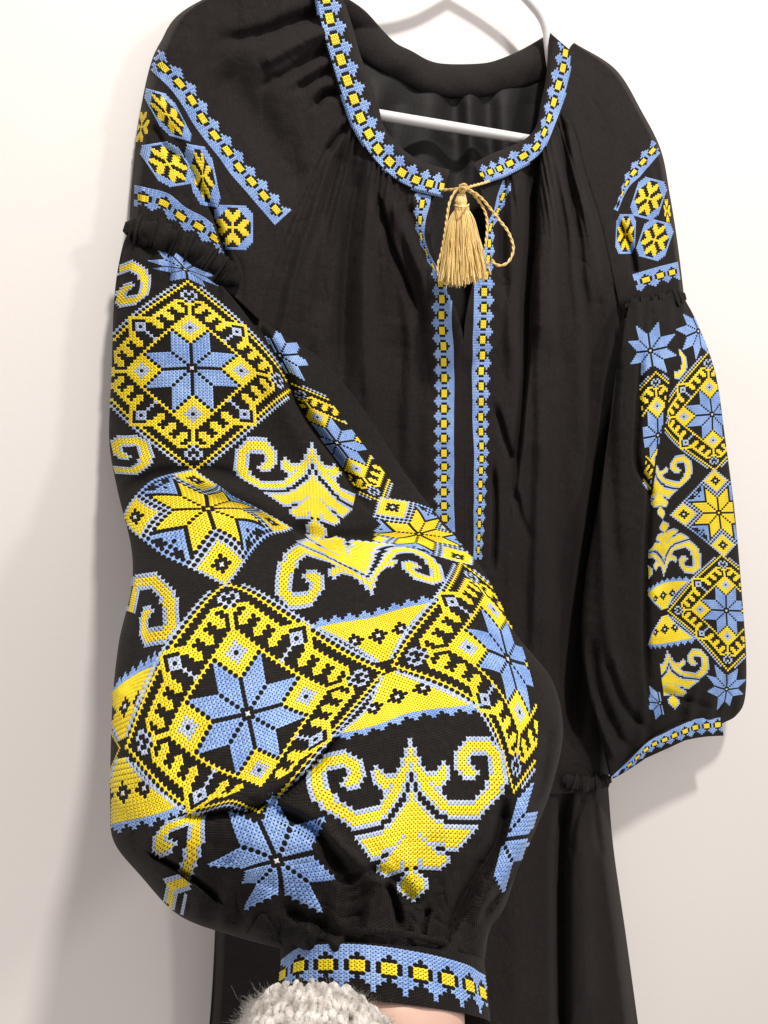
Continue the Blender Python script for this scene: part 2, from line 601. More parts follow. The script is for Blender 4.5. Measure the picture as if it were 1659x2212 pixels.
P_ROWS = {
    0: 'B0 B14-19', 1: 'B0 B13 Y14-19 B20', 2: 'Y0 B1 B12 Y13-20 B21', 3: 'Y0 B1 B11 Y12-14 B15-18 Y19-21 B22',
    4: 'Y0-1 B2 B11 Y12-13 B14 B19 Y20-21 B22', 5: 'B0 Y1 B2 B8 B11 Y12-13 B14 B19 Y20-21 B22',
    6: 'B0 Y1-2 B3 B7 Y8 B9 B11 Y12-14 B15 B19 Y20-21 B22', 7: 'B1 Y2-3 B4-6 Y7-8 B9 B12 Y13-15 B16 B19 Y20-21 B22',
    8: 'B1 Y2-8 B9 B13-15 Y19-21 B22', 9: 'B0 B2 Y3-4 B5 Y6-7 B8 B18 Y19-21 B22', 10: 'B0 B2 Y3-5 B6-7 B18 Y19-20 B21',
    11: 'Y0 B1 B3 Y4-6 B7 B17 Y18-20 B21', 12: 'Y0 B1 B4 Y5-7 B8 B16 Y17-19 B20', 13: 'Y0-1 B2 B5 Y6-8 B9-15 Y16-18 B19',
    14: 'Y0-2 B3 B6 Y7-17 B18', 15: 'Y0-3 B4 B7-8 Y9-16 B17', 16: 'Y0-4 B5 B9-16', 17: 'Y0-5 B6-7', 18: 'Y0-7 B8-15',
    19: 'Y0-13 B14', 20: 'Y0-1 B2 Y3-12 B13', 21: 'Y0-2 B3 Y4-11 B12', 22: 'Y0-3 B4-7 Y8-10 B11', 23: 'Y0-4 B5 B8-10',
    24: 'Y0-5 B6-7', 25: 'Y0-7 B8', 26: 'Y0-1 B2 Y3-7 B8', 27: 'Y0-1 B2 Y3-6 B7', 28: 'Y0 B2-6', 29: 'Y0 B1', 30: 'Y0-1 B2',
    31: 'Y0-2 B3', 32: 'Y0-2 B3', 33: 'Y0-2 B3', 34: 'Y0-1 B2', 35: 'Y0 B1', 36: 'B0'}


def palmette_cells():
    out = {}
    for r, t in P_ROWS.items():
        for w in t.split():
            a = w[1:].split('-')
            for c in range(int(a[0]), int(a[-1]) + 1):
                k = 'P' if w[0] == 'B' else 'Y'
                out[(c, r)] = k; out[(-c, r)] = k
    return out


def triangle_cells(up=True):
    out = {}
    holes = [(-6, 8), (0, 8), (6, 8)]
    for b_ in range(2, 16):
        for a in range(-b_, b_ + 1):
            k = 'P' if abs(a) == b_ else 'Y'
            for hx, hy in holes:
                q = abs(a - hx) + abs(b_ - hy)
                if q == 0:
                    k = 'W'
                elif q <= 2 and k == 'Y':
                    k = None
            if k:
                out[(a, b_)] = k
    for a in range(-17, 18):
        out[(a, 16)] = 'B'
    for x in range(-14, 15, 4):
        for a in (-1, 0, 1):
            out[(x + a, 17)] = 'B'
        out[(x, 18)] = 'B'
    return {(a, -b_): k for (a, b_), k in out.items()} if up else out


def flower_sets(ring=True):
    up = {(0, -1), (0, -2), (-1, -3), (0, -3), (1, -3)}
    for r, w in ((-4, 2), (-5, 3)):
        up |= {(c, r) for c in range(-w, w + 1)}
    up |= {(c, -6) for c in (-3, -2, -1, 1, 2, 3)} | {(c, -7) for c in (-3, -2, 2, 3)}
    star = {(0, 0): 'Y'}
    for c, r in up:
        for q in ((c, r), (-r, c), (-c, -r), (r, -c)):
            star[q] = 'Y'
    rg = {}
    for c in range(-9, 10):
        for r in range(-9, 10):
            mm, s = max(abs(c), abs(r)), abs(c) + abs(r)
            if mm <= 10 and s <= 15 and not (mm <= 8 and s <= 10):
                rg[(c, r)] = 'B'
    return [('embroidered_flower', star)] + ([('embroidered_ring', rg)] if ring else [])


def affine(o, u, v):
    o, u, v = np.array(o, float), np.array(u, float), np.array(v, float)
    return lambda q: o + q[:, 0:1] * u + q[:, 1:2] * v


dv = lambda fn, x, y: np.array(fn(x, y)) - np.array(fn(0, 0))


def warp_of(fn, pts):
    """pts: [((c,r),(zx,zy))] in crop fn"""
    return TPS([p[0] for p in pts], [fn(*p[1]) for p in pts], reg=0.5)


def place(sets, warp, surf, parent, clip=None, mask=None, **kw):
    for name, cells in sets:
        if mask:
            cells = {q: k for q, k in cells.items() if mask(*q)}
        stitch(name, cells, warp, surf, parent, clip, **kw)


def right_of(poly):
    p = np.array(poly, float)
    return lambda x, y: x > np.interp(y, p[:, 1], p[:, 0])


def left_of(poly):
    p = np.array(poly, float)
    return lambda x, y: x < np.interp(y, p[:, 1], p[:, 0])


def band(fn, squares, nvec, surf, parent, before=2, after=2, clip=None, long_tooth=False):
    """border with gold squares: squares = centres, nvec = [(i, nx, ny)] whole width from straight edge to tooth tips"""
    S = np.array([fn(*s) for s in squares], float)
    k = len(S)
    o0 = np.array(fn(0, 0)); sc = np.array(fn(1, 1)) - o0
    ii = [a[0] for a in nvec]
    Pe = np.vstack([2 * S[0] - S[1], S, 2 * S[-1] - S[-2]])

    def warp(q):
        u = (q[:, 0] - 3) / 6.0
        i = np.clip(np.floor(u).astype(int), 0, k - 2)
        t = (u - i)[:, None]
        tc_ = np.clip(t, 0, 1)
        p0, p1, p2, p3 = Pe[i], Pe[i + 1], Pe[i + 2], Pe[i + 3]
        pos = 0.5 * (2 * p1 + (p2 - p0) * tc_ + (2 * p0 - 5 * p1 + 4 * p2 - p3) * tc_ ** 2 + (3 * p1 - p0 - 3 * p2 + p3) * tc_ ** 3)
        pos = pos + (p2 - p1) * (t - tc_)
        n = np.stack([np.interp(u, ii, [a[1] for a in nvec]), np.interp(u, ii, [a[2] for a in nvec])], -1) * sc
        return pos + n * ((q[:, 1:2] - 5) / 11.0)
    W = 11 + (1 if long_tooth else 0)
    blue, gold = {}, {}
    rows = {0: range(6), 1: range(6), 2: (0, 1, 2, 4, 5), 3: (5, 0, 1), 4: (0,), 5: (0,), 6: (0,), 7: (5, 0, 1), 8: (4, 5, 0, 1, 2), 9: (5, 0, 1), 10: (0,), 11: (0,)}
    for c in range(-before, k * 6 + after - 2):
        for r in range(W):
            if c % 6 in rows[r]:
                blue[(c, r)] = 'B'
    stitch('embroidered_border', blue, warp, surf, parent, clip)
    for i in range(k):
        cells = {(6 * i + 3 + a, 5 + b_): 'Y' for a in (-1, 0, 1) for b_ in (-1, 0, 1)}
        stitch('gold_square', cells, warp, surf, parent, clip)


# ================================================================== the dress
dress = thing('embroidered_dress', 'black dress with blue and yellow cross-stitched puff sleeves hanging on a white hanger', 'dress', (0.05, 0.80, 0.6))

GAP = dfield([(690, -30, .06), (735, 250, .062), (1000, 420, .085), (1200, 230, .062), (1240, 95, .05), (640, 460, .068), (560, 690, .075), (740, 800, .085),
              (1000, 1200, .092), (1320, 600, .07), (1270, 1300, .075), (900, 1700, .09), (1350, 2230, .06), (700, 2230, .08), (450, 2200, .05),
              (400, 20, .055), (320, 180, .05), (285, 480, .048), (500, 560, .068), (1430, 330, .045), (1475, 640, .045), (1385, 620, .06), (1000, 800, .09), (450, 1690, .06), (300, 900, .05)])
D_T = lambda px, py: wall_depth(px) - GAP(px, py)


def torso_folds(px, py):
    d = np.zeros(np.shape(px))
    C = lambda *a, **k: crease(px, py, *a, **k)
    # left half
    d += C([(823, 433), (838, 490), (850, 530), (870, 580), (898, 655)], 8, .011, side=-1)
    d += C([(772, 345), (752, 470), (742, 600), (735, 800)], 20, .010)
    d += C([(800, 390), (795, 520), (790, 700), (800, 900)], 17, -.006)
    d += C([(760, 300), (715, 430), (700, 560), (690, 700)], 22, .007)
    d += C([(840, 420), (870, 500), (915, 600), (930, 700)], 16, -.006)
    d += C([(748, 270), (725, 305), (705, 330)], 8, .006)
    d += C([(885, 440), (900, 520), (925, 580)], 12, .005)
    d += C([(860, 700), (850, 900), (880, 1100)], 40, .006)
    # shoulder pulls
    d += C([(720, 20), (640, 45), (560, 75), (470, 90)], 16, .010, amp1=.003)
    d += C([(722, 95), (680, 120), (620, 160), (560, 190)], 12, .008, amp1=.002)
    d += C([(728, 145), (690, 165), (640, 195)], 10, .006)
    d += C([(735, 200), (700, 205), (680, 230)], 9, .009)
    d += C([(720, 60), (650, 90), (560, 140)], 16, -.005)
    d += C([(470, 140), (540, 240), (610, 330), (640, 420)], 40, .006)
    # right half
    d += C([(1165, 330), (1158, 440), (1153, 540), (1142, 650), (1138, 770), (1125, 930), (1108, 1085)], 13, .028, amp1=.010, side=-1)
    d += C([(1190, 300), (1185, 430), (1178, 560), (1170, 760)], 20, -.009)
    d += C([(1120, 370), (1108, 480), (1100, 640), (1110, 800)], 20, -.006)
    d += C([(1095, 385), (1085, 500), (1090, 650)], 13, .006)
    d += C([(1215, 250), (1222, 330), (1250, 450)], 10, .007)
    d += C([(1225, 270), (1240, 380), (1268, 470)], 9, -.004)
    d += C([(1112, 1060), (1126, 1120), (1152, 1172)], 7, .007, amp1=.001)
    d += C([(1070, 880), (1090, 950), (1108, 1000)], 8, .008)
    d += C([(1065, 1010), (1068, 1100), (1064, 1230)], 8, .008)
    d += C([(1175, 900), (1165, 1100), (1170, 1400)], 30, -.006)
    d += C([(1215, 700), (1210, 1000), (1205, 1350)], 26, .006)
    d += C([(1350, 690), (1330, 850), (1300, 1050), (1272, 1250), (1240, 1480), (1235, 1600)], 26, .030)
    d += C([(1297, 620), (1290, 760), (1280, 900)], 16, .006)
    d += C([(1000, 740), (1003, 1000), (1006, 1200)], 22, .0025)
    d *= 1.7
    d += ridged(px * 1.5, py * .6, 70, 101) * .0013 + ridged(px, py, 45, 131) * .0005
    d += noise(px, py, 260, 3) * .0012 + noise(px * 2.2, py * 0.55, 120, 5) * .0008 + noise(px, py, 46, 6) * .00018
    return d


def seam(px, py, poly, w=3.0, a=.0016):
    return crease(px, py, poly, w, a)


SEAM_L = [(735, 255), (690, 350), (640, 460), (600, 560), (560, 690)]
SEAM_R = [(1214, 240), (1240, 280), (1266, 383), (1297, 478), (1320, 588), (1345, 700)]
c7 = crop(1500, 600, 2200)
c8 = crop(1500, 1300, 2200, 1548)
c0 = crop(1200, 0, 2400)


def gathers(s, t, seed):
    r = np.random.default_rng(seed)
    out = np.zeros(np.shape(s))
    for f, a in ((3.1, .0030), (5.3, .0030), (7.9, .0022), (11.3, .0013)):
        out = out + a * np.sin(2 * math.pi * f * s + r.uniform(0, 6.28) + r.uniform(.3, 1.2) * np.sin(3 * t + r.uniform(0, 6.28)))
    fade = np.clip(t / .10, 0, 1) * np.clip(1.15 - t, .25, 1)
    fine = .0016 * (1 + .8 * np.sin(17 * s + seed)) * np.sin(2 * math.pi * 15 * s + 4 * np.sin(9 * s) + 2 * np.sin(23 * s)) * np.exp(-(t / .16) ** 2)
    return (out * fade + fine) * np.clip(np.minimum(s, 1 - s) * 9, 0, 1)


def body_depth(px, py, s, t):
    return D_T(px, py) + torso_folds(px, py) + seam(px, py, SEAM_L) + seam(px, py, SEAM_R)


# placket raised edges
def panel_l(px, py, s, t):
    return body_depth(px, py, s, t) + gathers(s, t, 4) * np.clip((.985 - s) * 5, 0, 1)


bodice_l, S_BL = sheet('front_panel', [
    [(732, 205), (758, 268), (786, 313), (820, 350), (862, 386), (902, 408), (938, 420)],
    [(640, 460), (760, 480), (860, 500), (930, 512)],
    [(600, 560), (740, 575), (860, 585), (956, 600)],
    [(555, 715), (740, 725), (880, 735), (1001, 735)],
    [(520, 1000), (700, 1000), (860, 1000), (1002, 1000)],
    [(480, 1350), (650, 1350), (850, 1350), (1004, 1350)],
    [(440, 1715), (650, 1715), (850, 1715), (1006, 1715)]], 220, 320, panel_l, M_BODY, dress)


def body_depth_r(px, py, s, t):
    d = body_depth(px, py, s, t) + gathers(s, t, 11) * np.clip((s - .10) * 5, 0, 1)
    return d + .03 * np.clip((s - .93) / .07, 0, 1) ** 2 * np.clip((t - .3) * 5, 0, 1)


bodice_r, S_BR = sheet('front_panel', [
    [(1036, 395), (1066, 380), (1094, 364), (1126, 344), (1160, 312), (1186, 274), (1216, 205)],
    [(1052, 500), (1130, 490), (1210, 485), (1300, 478)],
    [(1024, 600), (1130, 600), (1230, 595), (1322, 595)],
    [(1001, 735), (1120, 730), (1240, 720), (1348, 705)],
    [(1002, 1000), (1110, 1000), (1220, 1000), (1355, 1000)],
    [(1004, 1350), (1100, 1350), (1190, 1350), (1325, 1350)],
    [(1005, 1600), (1100, 1600), (1200, 1600), (1318, 1600)],
    [(1006, 1715), (1110, 1715), (1210, 1715), (1314, 1700)]], 190, 300, body_depth_r, M_BODY, dress)

# dark inside of the neck slit and the panel at the back of the neck
def back_depth(px, py, s, t):
    d = wall_depth(px) - .024
    d = d + np.sin(px / 15.0 + 0.9 * np.sin(px / 41.0) + noise(px, py, 300, 31) * .6) * .0065 * np.clip((py - 165) / 60, 0, 1) * np.clip((470 - py) / 120, 0, 1)
    return d


back_panel, S_BACK = sheet('back_panel', [
    [(712, 30), (769, 95), (825, 130), (880, 158), (940, 176), (1010, 182), (1100, 170), (1192, 130)],
    [(715, 150), (800, 220), (870, 240), (940, 250), (1010, 250), (1100, 245), (1212, 215)],
    [(740, 300), (830, 330), (900, 340), (960, 345), (1030, 345), (1110, 340), (1190, 300)],
    [(800, 450), (880, 460), (940, 470), (990, 475), (1040, 470), (1100, 450), (1180, 420)],
    [(860, 790), (900, 790), (950, 790), (1000, 790), (1040, 790), (1080, 790), (1130, 790)]], 220, 120, back_depth, M_LINING, dress)


def bcol_depth(px, py, s, t):
    base = wall_depth(px) - .024 - .03 * np.clip((py - 60) / -60, 0, 1)
    return base - .010 * np.sin(np.pi * np.clip(t, 0, 1)) ** .7 + noise(px, py, 90, 12) * .0009


back_collar, _ = sheet('collar_band', [
    [c0(160, -40), c0(230, -10), c0(330, 60), c0(430, 170), c0(500, 236), c0(580, 276), c0(680, 330), c0(780, 348), c0(960, 345), c0(1060, 322), c0(1180, 270), c0(1280, 212), c0(1332, 178)],
    [c0(190, 150), c0(280, 300), c0(420, 392), c0(560, 462), c0(660, 512), c0(780, 527), c0(930, 527), c0(1030, 512), c0(1160, 478), c0(1290, 440), c0(1340, 420)]],
    160, 30, bcol_depth, M_BODY, dress, surf=False)

# front collar bands
OUT_L = [c0(x, y) for x, y in ((30, -60), (50, 0), (88, 170), (138, 340), (198, 540), (268, 720), (360, 860), (470, 970), (600, 1042), (750, 1080))]
INN_L = [c0(x, y) for x, y in ((195, -60), (215, 0), (262, 150), (300, 290), (352, 430), (400, 570), (432, 690), (520, 800), (640, 880), (790, 925))]


def col_l(px, py, s, t):
    d = D_T(px, py) - .006 + np.where(t < .08, (.08 - t) * .05, 0)
    return d + .012 * np.clip((t - .75) / .25, 0, 1) ** 2 + noise(px, py, 120, 22) * .0008 + crease(px, py, [c0(640, 870), c0(720, 905), c0(780, 912)], 7, -.005)


collar_l, S_CL = sheet('collar_band', [OUT_L, INN_L], 220, 34, col_l, M_BODY, dress)
OUT_R = [c0(x, y) for x, y in ((1458, 285), (1452, 340), (1440, 440), (1402, 590), (1352, 730), (1292, 828), (1200, 912), (1100, 965), (985, 1008))]
INN_R = [c0(x, y) for x, y in ((1332, 175), (1325, 260), (1312, 430), (1285, 560), (1262, 680), (1205, 752), (1110, 800), (1010, 840), (915, 890))]


def col_r(px, py, s, t):
    d = D_T(px, py) - .006 + np.where(t < .08, (.08 - t) * .05, 0)
    return d + .010 * np.clip((t - .7) / .3, 0, 1) ** 2 + noise(px, py, 120, 23) * .0008


collar_r, S_CR = sheet('collar_band', [OUT_R, INN_R], 200, 34, col_r, M_BODY, dress)

# ------------------------------------------------------------------ shoulders (raglan tops of the sleeves)
SHC = [(400, 340), (428, 402), (459, 465), (482, 537), (497, 578)]


def lsh_depth(px, py, s, t):
    d = body_depth(px, py, s, t)
    d = d + .035 * np.clip((.07 - s) / .07, 0, 1) ** 2
    d += crease(px, py, SHC, 6, .010, side=1)
    d += crease(px, py, [(300, 165), (350, 230), (400, 300), (440, 350)], 14, -.004)
    d += crease(px, py, [(330, 270), (350, 310), (392, 350)], 8, .005)
    return d


shoulder_l, S_SL = sheet('shoulder_yoke', [
    [(560, -60), (600, -60), (660, -60), (700, -60)],
    [(398, 22), (500, 0), (600, -10), (692, 10)],
    [(347, 90), (480, 80), (600, 90), (712, 120)],
    [(322, 150), (460, 170), (600, 200), (732, 245)],
    [(300, 260), (420, 290), (560, 330), (690, 350)],
    [(286, 380), (400, 400), (520, 440), (640, 460)],
    [(280, 470), (370, 490), (480, 530), (602, 560)],
    [(284, 520), (380, 560), (480, 620), (560, 692)]], 200, 240, lsh_depth, M_BODY, dress)


def rsh_depth(px, py, s, t):
    d = body_depth(px, py, s, t)
    d = d + .035 * np.clip((s - .93) / .07, 0, 1) ** 2
    d += crease(px, py, [(1335, 480), (1362, 540), (1372, 600)], 8, .014)
    d += crease(px, py, [(1390, 320), (1420, 420), (1440, 520)], 10, -.003)
    return d


shoulder_r, S_SR = sheet('shoulder_yoke', [
    [(1222, 120), (1228, 108), (1234, 98), (1240, 92)],
    [(1214, 240), (1250, 205), (1290, 170), (1330, 150)],
    [(1240, 280), (1290, 265), (1340, 250), (1386, 240)],
    [(1266, 383), (1320, 370), (1370, 345), (1428, 325)],
    [(1297, 478), (1340, 465), (1390, 440), (1447, 420)],
    [(1322, 588), (1370, 570), (1415, 545), (1463, 520)],
    [(1345, 690), (1390, 665), (1430, 650), (1478, 640)]], 150, 200, rsh_depth, M_BODY, dress)

# ------------------------------------------------------------------ skirt
def skirt_depth(px, py, s, t):
    d = D_T(px, py)
    d = d + crease(px, py, [(1225, 1700), (1213, 1800), (1210, 1950), (1213, 2260)], 14, .050)
    d = d + crease(px, py, [(1262, 1720), (1240, 1780), (1232, 1850)], 7, .007)
    d = d + crease(px, py, [(1285, 1722), (1290, 1790), (1300, 1850)], 8, .006)
    d = d + crease(px, py, [(1305, 1740), (1325, 1860), (1350, 2060)], 14, -.006)
    d = d + crease(px, py, [(1258, 1760), (1255, 1900), (1265, 2200)], 26, -.010)
    d = d + crease(px, py, [(1130, 1700), (1110, 1850), (1120, 2200)], 30, -.006)
    d = d + np.sin(px / 9.0 + np.sin(px / 23.)) * .0028 * np.clip(1 - (py - 1695) / 90, 0, 1)
    d = d + ridged(px * 1.6, py * .5, 60, 221) * .0012 + noise(px, py, 210, 41) * .0013 + noise(px, py, 44, 46) * .00018
    d = d + .06 * np.clip((s - .965) / .035, 0, 1) ** 2 + .06 * np.clip((.03 - s) / .03, 0, 1) ** 2
    return d


skirt, _ = sheet('skirt', [
    [(470, 1700), (800, 1700), (1100, 1698), (1220, 1694), (1313, 1690)],
    [(470, 1830), (800, 1830), (1100, 1830), (1220, 1830), (1325, 1830)],
    [(464, 2020), (760, 2020), (1060, 2020), (1220, 2020), (1352, 2020)],
    [(455, 2180), (760, 2180), (1060, 2180), (1220, 2180), (1374, 2180)],
    [(440, 2330), (760, 2330), (1060, 2330), (1220, 2330), (1394, 2330)]], 260, 180, skirt_depth, M_BODY, dress, surf=False)


# gathered waist seam: a soft puckered cord of cloth
def ruffle(name, path, rad, dfun, mat, seed, parent, nseg=120, nr=18, lump=0.45, pleats=26):
    P = catmull(path, nseg)
    Tn = np.gradient(P, axis=0); Tn /= np.linalg.norm(Tn, axis=1)[:, None]
    Nn = np.stack([-Tn[:, 1], Tn[:, 0]], -1)
    th = np.linspace(0, 2 * math.pi, nr, endpoint=False)
    r = np.random.default_rng(seed)
    tt = np.linspace(0, 1, nseg)
    V = []
    ph = r.uniform(0, 6.28, 8)
    for i in range(nseg):
        t = tt[i]
        g = 1 + lump * (.5 * math.sin(2 * math.pi * pleats * t + 1.5 * math.sin(9 * t + ph[0])) + .35 * math.sin(2 * math.pi * pleats * .37 * t + ph[1]))
        end = min(1, 6 * min(t, 1 - t) + .35)
        R = rad * (rad_k(t) if callable(rad_k) else 1) * end
        for a in th:
            q = math.pi * pleats * (t + .035 * math.sin(17 * t + ph[0]) + .022 * math.sin(41 * t + ph[5])) + .8 * math.sin(a + ph[1]) + .4 * math.sin(13 * t + 2 * a + ph[2])
            k = int(q / math.pi)
            big = .55 + .45 * math.sin(k * 2.4 + ph[6])
            gg = .74 + lump * big * abs(math.sin(q)) ** .6 + .07 * math.sin(3 * a - 29 * t + ph[4])
            w = R * gg
            off = math.cos(a) * w
            px, py = P[i] + Nn[i] * off
            d0 = float(dfun(np.array([P[i][0]]), np.array([P[i][1]]))[0])
            V.append(unproj(px, py, d0 - math.sin(a) * w / F * d0 * .75))
    return mesh_from(name, np.array(V), grid_faces(nseg, nr, wrap=True), [mat], parent)


rad_k = lambda t: 1.0
ruffle('waist_gathering', [(1215, 1682), (1250, 1692), (1290, 1690), (1320, 1682)], 17, lambda x, y: D_T(x, y) - .004, M_BODY, 3, dress, pleats=11)

# ------------------------------------------------------------------ lower sleeve, near (the big puff)
CREASE_A = [(470, 600), (520, 660), (560, 720), (600, 780), (628, 845), (655, 900), (690, 950), (735, 1010), (772, 1075), (800, 1105)]
c1 = crop(400, 0, 1400); c2 = crop(400, 900, 1400); c3 = crop(400, 1700, 1400); c4 = crop(400, 2500, 1400)
c5 = crop(800, 3100, 2000); c6 = crop(1200, 1500, 2200); cP = crop(1200, 2400, 2300)


def near_folds(px, py):
    C = lambda *a, **k: crease(px, py, *a, **k)
    d = np.zeros(np.shape(px))
    d += C(CREASE_A, 11, .022, side=1)
    d += C([(570, 760), (600, 850), (640, 930), (700, 1010)], 30, -.008)
    d += C([(600, 1120), (680, 1165), (780, 1165), (880, 1170), (985, 1185)], 15, .016, side=1)
    d += C([(410, 1030), (470, 1050), (560, 1085), (640, 1140)], 20, -.010)
    d += C([(300, 1235), (340, 1300), (300, 1420), (262, 1500)], 34, .006)
    d += C([(270, 1060), (330, 1030), (420, 1015), (520, 1030)], 14, .008)
    d += C([(400, 1765), (480, 1752), (560, 1740), (600, 1715), (680, 1650), (730, 1590)], 8, .012, side=-1)
    d += C([(430, 1745), (520, 1725), (600, 1690), (660, 1640)], 22, -.006)
    d += C([(580, 1745), (640, 1770), (685, 1800), (720, 1850), (750, 1885)], 12, .014)
    d += C([(700, 1790), (760, 1850), (800, 1895), (850, 1900)], 16, -.008)
    d += C([(735, 1905), (790, 1885), (845, 1895), (900, 1950)], 12, .007)
    d += C([(835, 1905), (852, 1950), (862, 2000)], 9, .012)
    d += C([(815, 1910), (800, 1960), (795, 2020)], 12, -.006)
    d += C([(1090, 1720), (1070, 1820), (1020, 1900), (975, 1990), (955, 2040)], 14, .016)
    d += C([(1150, 1700), (1130, 1800), (1075, 1900), (1020, 2000)], 22, -.010)
    d += C([(1130, 1860), (1080, 1930), (1040, 1985)], 9, .012)
    d += C([(925, 1960), (915, 2000), (910, 2040)], 8, .010)
    d += C([(1190, 1560), (1170, 1680), (1140, 1760)], 14, .006)
    d += C([(1105, 1330), (1140, 1480), (1150, 1600)], 26, .004)
    d += C([(620, 1960), (700, 2000), (740, 2030)], 14, .008)
    d += C([(330, 1850), (400, 1890), (470, 1945)], 7, .016, side=1)
    d += noise(px, py, 230, 51) * .0016 + noise(px, py, 90, 52) * .0006 + noise(px, py, 34, 53) * .00014
    d += ridged(px, py, 95, 151) * .0011 + ridged(px, py, 42, 171) * .0004
    d += ridged(px * 1.4, py * .7, 46, 191) * .0024 * np.clip((py - 1760) / 160, 0, 1)
    # gathers fanning out of the cuff
    g = np.clip((py - 1890 - (px - 700) * .06) / 150, 0, 1)
    d += g * np.sin((px - 600) / 13.0 + 1.2 * np.sin(px / 37.) + (py - 1950) / 120.) * .0040
    # gathers under the ruffle
    g2 = np.clip(1 - (py - 560 - (px - 255) * .28) / 80, 0, 1)
    d += g2 * np.sin(px / 8.0 + np.sin(px / 19.)) * .0030
    return d


near_rows = [
    (284, 488, 512, 566, .738, .750, .004, .006),
    (264, 535, 512, 600, .736, .752, .014, .012),
    (247, 640, 566, 690, .738, .758, .030, .018),
    (241, 800, 692, 775, .742, .765, .050, .018),
    (236, 950, 790, 890, .735, .765, .060, .022),
    (254, 1060, 880, 1030, .705, .745, .062, .04),
    (283, 1180, 985, 1160, .655, .700, .065, .06),
    (284, 1270, 1052, 1245, .610, .660, .072, .06),
    (258, 1380, 1112, 1365, .568, .620, .082, .07),
    (244, 1500, 1192, 1468, .532, .585, .092, .07),
    (239, 1620, 1216, 1580, .505, .555, .098, .07),
    (238, 1740, 1192, 1700, .482, .525, .096, .07),
    (246, 1818, 1158, 1790, .466, .502, .088, .07),
    (302, 1890, 1118, 1880, .454, .482, .075, .06),
    (388, 1978, 1090, 1960, .446, .466, .062, .05),
    (505, 2022, 1058, 2010, .440, .452, .055, .045),
    (600, 2048, 1046, 2078, .436, .442, .050, .04)]
near_sleeve, S_N = tube('sleeve', near_rows, 420, 300, near_folds, M_SLEEVE, dress)
near_sleeve['label'] = 'lower part of the near sleeve, puffed out towards the viewer'

# ------------------------------------------------------------------ near cuff
cuff_rows = []
for k in range(9):
    t = k / 8
    cuff_rows.append((606 - 6 * t + 6 * t * (1 - t), 2046 + 118 * t, 1046 + 14 * t, 2076 + 134 * t, .436 - .012 * t, .440 - .010 * t, .052, .04))


def near_cuff_d(px, py):
    return noise(px, py, 120, 61) * .0006


# the cuff is an open band: its rows bow downwards towards the viewer
def cuff_tube(name, rows, bow, m, nf, mat, parent):
    R = smooth_rows(np.array(rows, float), m)
    th = np.concatenate([np.linspace(0, math.pi, nf), np.linspace(math.pi, 2 * math.pi, 42)[1:-1]])
    u = (1 - np.cos(th)) / 2
    sn = np.sin(th)
    px = R[:, 0:1] + (R[:, 2:3] - R[:, 0:1]) * u
    py = R[:, 1:2] + (R[:, 3:4] - R[:, 1:2]) * u + bow * sn
    d = R[:, 4:5] + (R[:, 5:6] - R[:, 4:5]) * u - R[:, 6:7] * np.clip(sn, 0, 1) ** .85 + R[:, 7:8] * np.clip(-sn, 0, 1) ** .8
    d = d + near_cuff_d(px, py) * np.clip(sn, 0, 1)
    V = unproj(px, py, d).reshape(-1, 3)
    Vf = unproj(px[:, :nf], py[:, :nf], d[:, :nf]).reshape(-1, 3)
    o = mesh_from(name, V, grid_faces(m, len(th), wrap=True), [mat], parent)
    return o, Surf(Vf, grid_faces(m, nf))


near_cuff, S_NC = cuff_tube('cuff', cuff_rows, -22, 40, 160, M_SLEEVE, dress)
rad_k = lambda t: 1.0
ruffle('cuff_gathering', [(606, 2046), (650, 2022), (760, 2012), (860, 2016), (950, 2036), (1046, 2080)], 9,
       lambda x, y: .384 + .05 * ((x - 826) / 222.) ** 2 + .001, M_SLEEVE, 9, dress, nseg=240, pleats=40, lump=.35)

# ruffle between shoulder and near sleeve
rad_k = lambda t: 1.15 - .35 * abs(t - .4)
ruffle('sleeve_gathering', [(268, 488), (300, 498), (345, 510), (395, 532), (440, 556), (485, 588), (515, 612)], 30,
       lambda x, y: D_T(x, y) - .004, M_SLEEVE, 5, dress, nseg=420, nr=44, pleats=19, lump=.42)

# ------------------------------------------------------------------ far sleeve
def far_folds(px, py):
    C = lambda *a, **k: crease(px, py, *a, **k)
    d = np.zeros(np.shape(px))
    d += C([(1392, 690), (1380, 800), (1370, 950), (1372, 1010), (1398, 1060), (1394, 1150), (1390, 1300), (1392, 1420), (1398, 1520)], 8, .014, side=1)
    d += C([(1405, 660), (1412, 740), (1418, 790)], 9, .007)
    d += C([(1330, 760), (1318, 900), (1322, 1100), (1335, 1250)], 15, .008)
    d += C([(1300, 1050), (1303, 1200), (1310, 1350), (1340, 1500)], 15, -.008)
    d += C([(1278, 1380), (1290, 1480), (1330, 1580), (1360, 1620)], 11, .010)
    d += C([(1310, 1420), (1345, 1520), (1395, 1575)], 10, .010)
    d += C([(1290, 1540), (1310, 1600), (1330, 1640)], 9, -.006)
    d += C([(1420, 1490), (1470, 1510), (1540, 1530)], 9, .006)
    d += C([(1500, 1450), (1490, 1500), (1460, 1560)], 10, .006)
    d += C([(1590, 1440), (1560, 1500), (1545, 1545)], 9, .006)
    d += ridged(px * 1.3, py * .7, 40, 201) * .0012 * np.clip((1420 - px) / 60, .2, 1)
    d += noise(px, py, 150, 71) * .0012 + noise(px, py, 40, 72) * .0003
    g = np.clip(1 - (py - 660) / 100, 0, 1)
    d += g * np.sin(px / 5.5 + np.sin(px / 13.)) * .0026
    g = np.clip((py - 1480 + (px - 1320) * .25) / 100, 0, 1)
    d += g * np.sin(px / 8.0 + np.sin(px / 17.) + py / 60.) * .0024
    return d


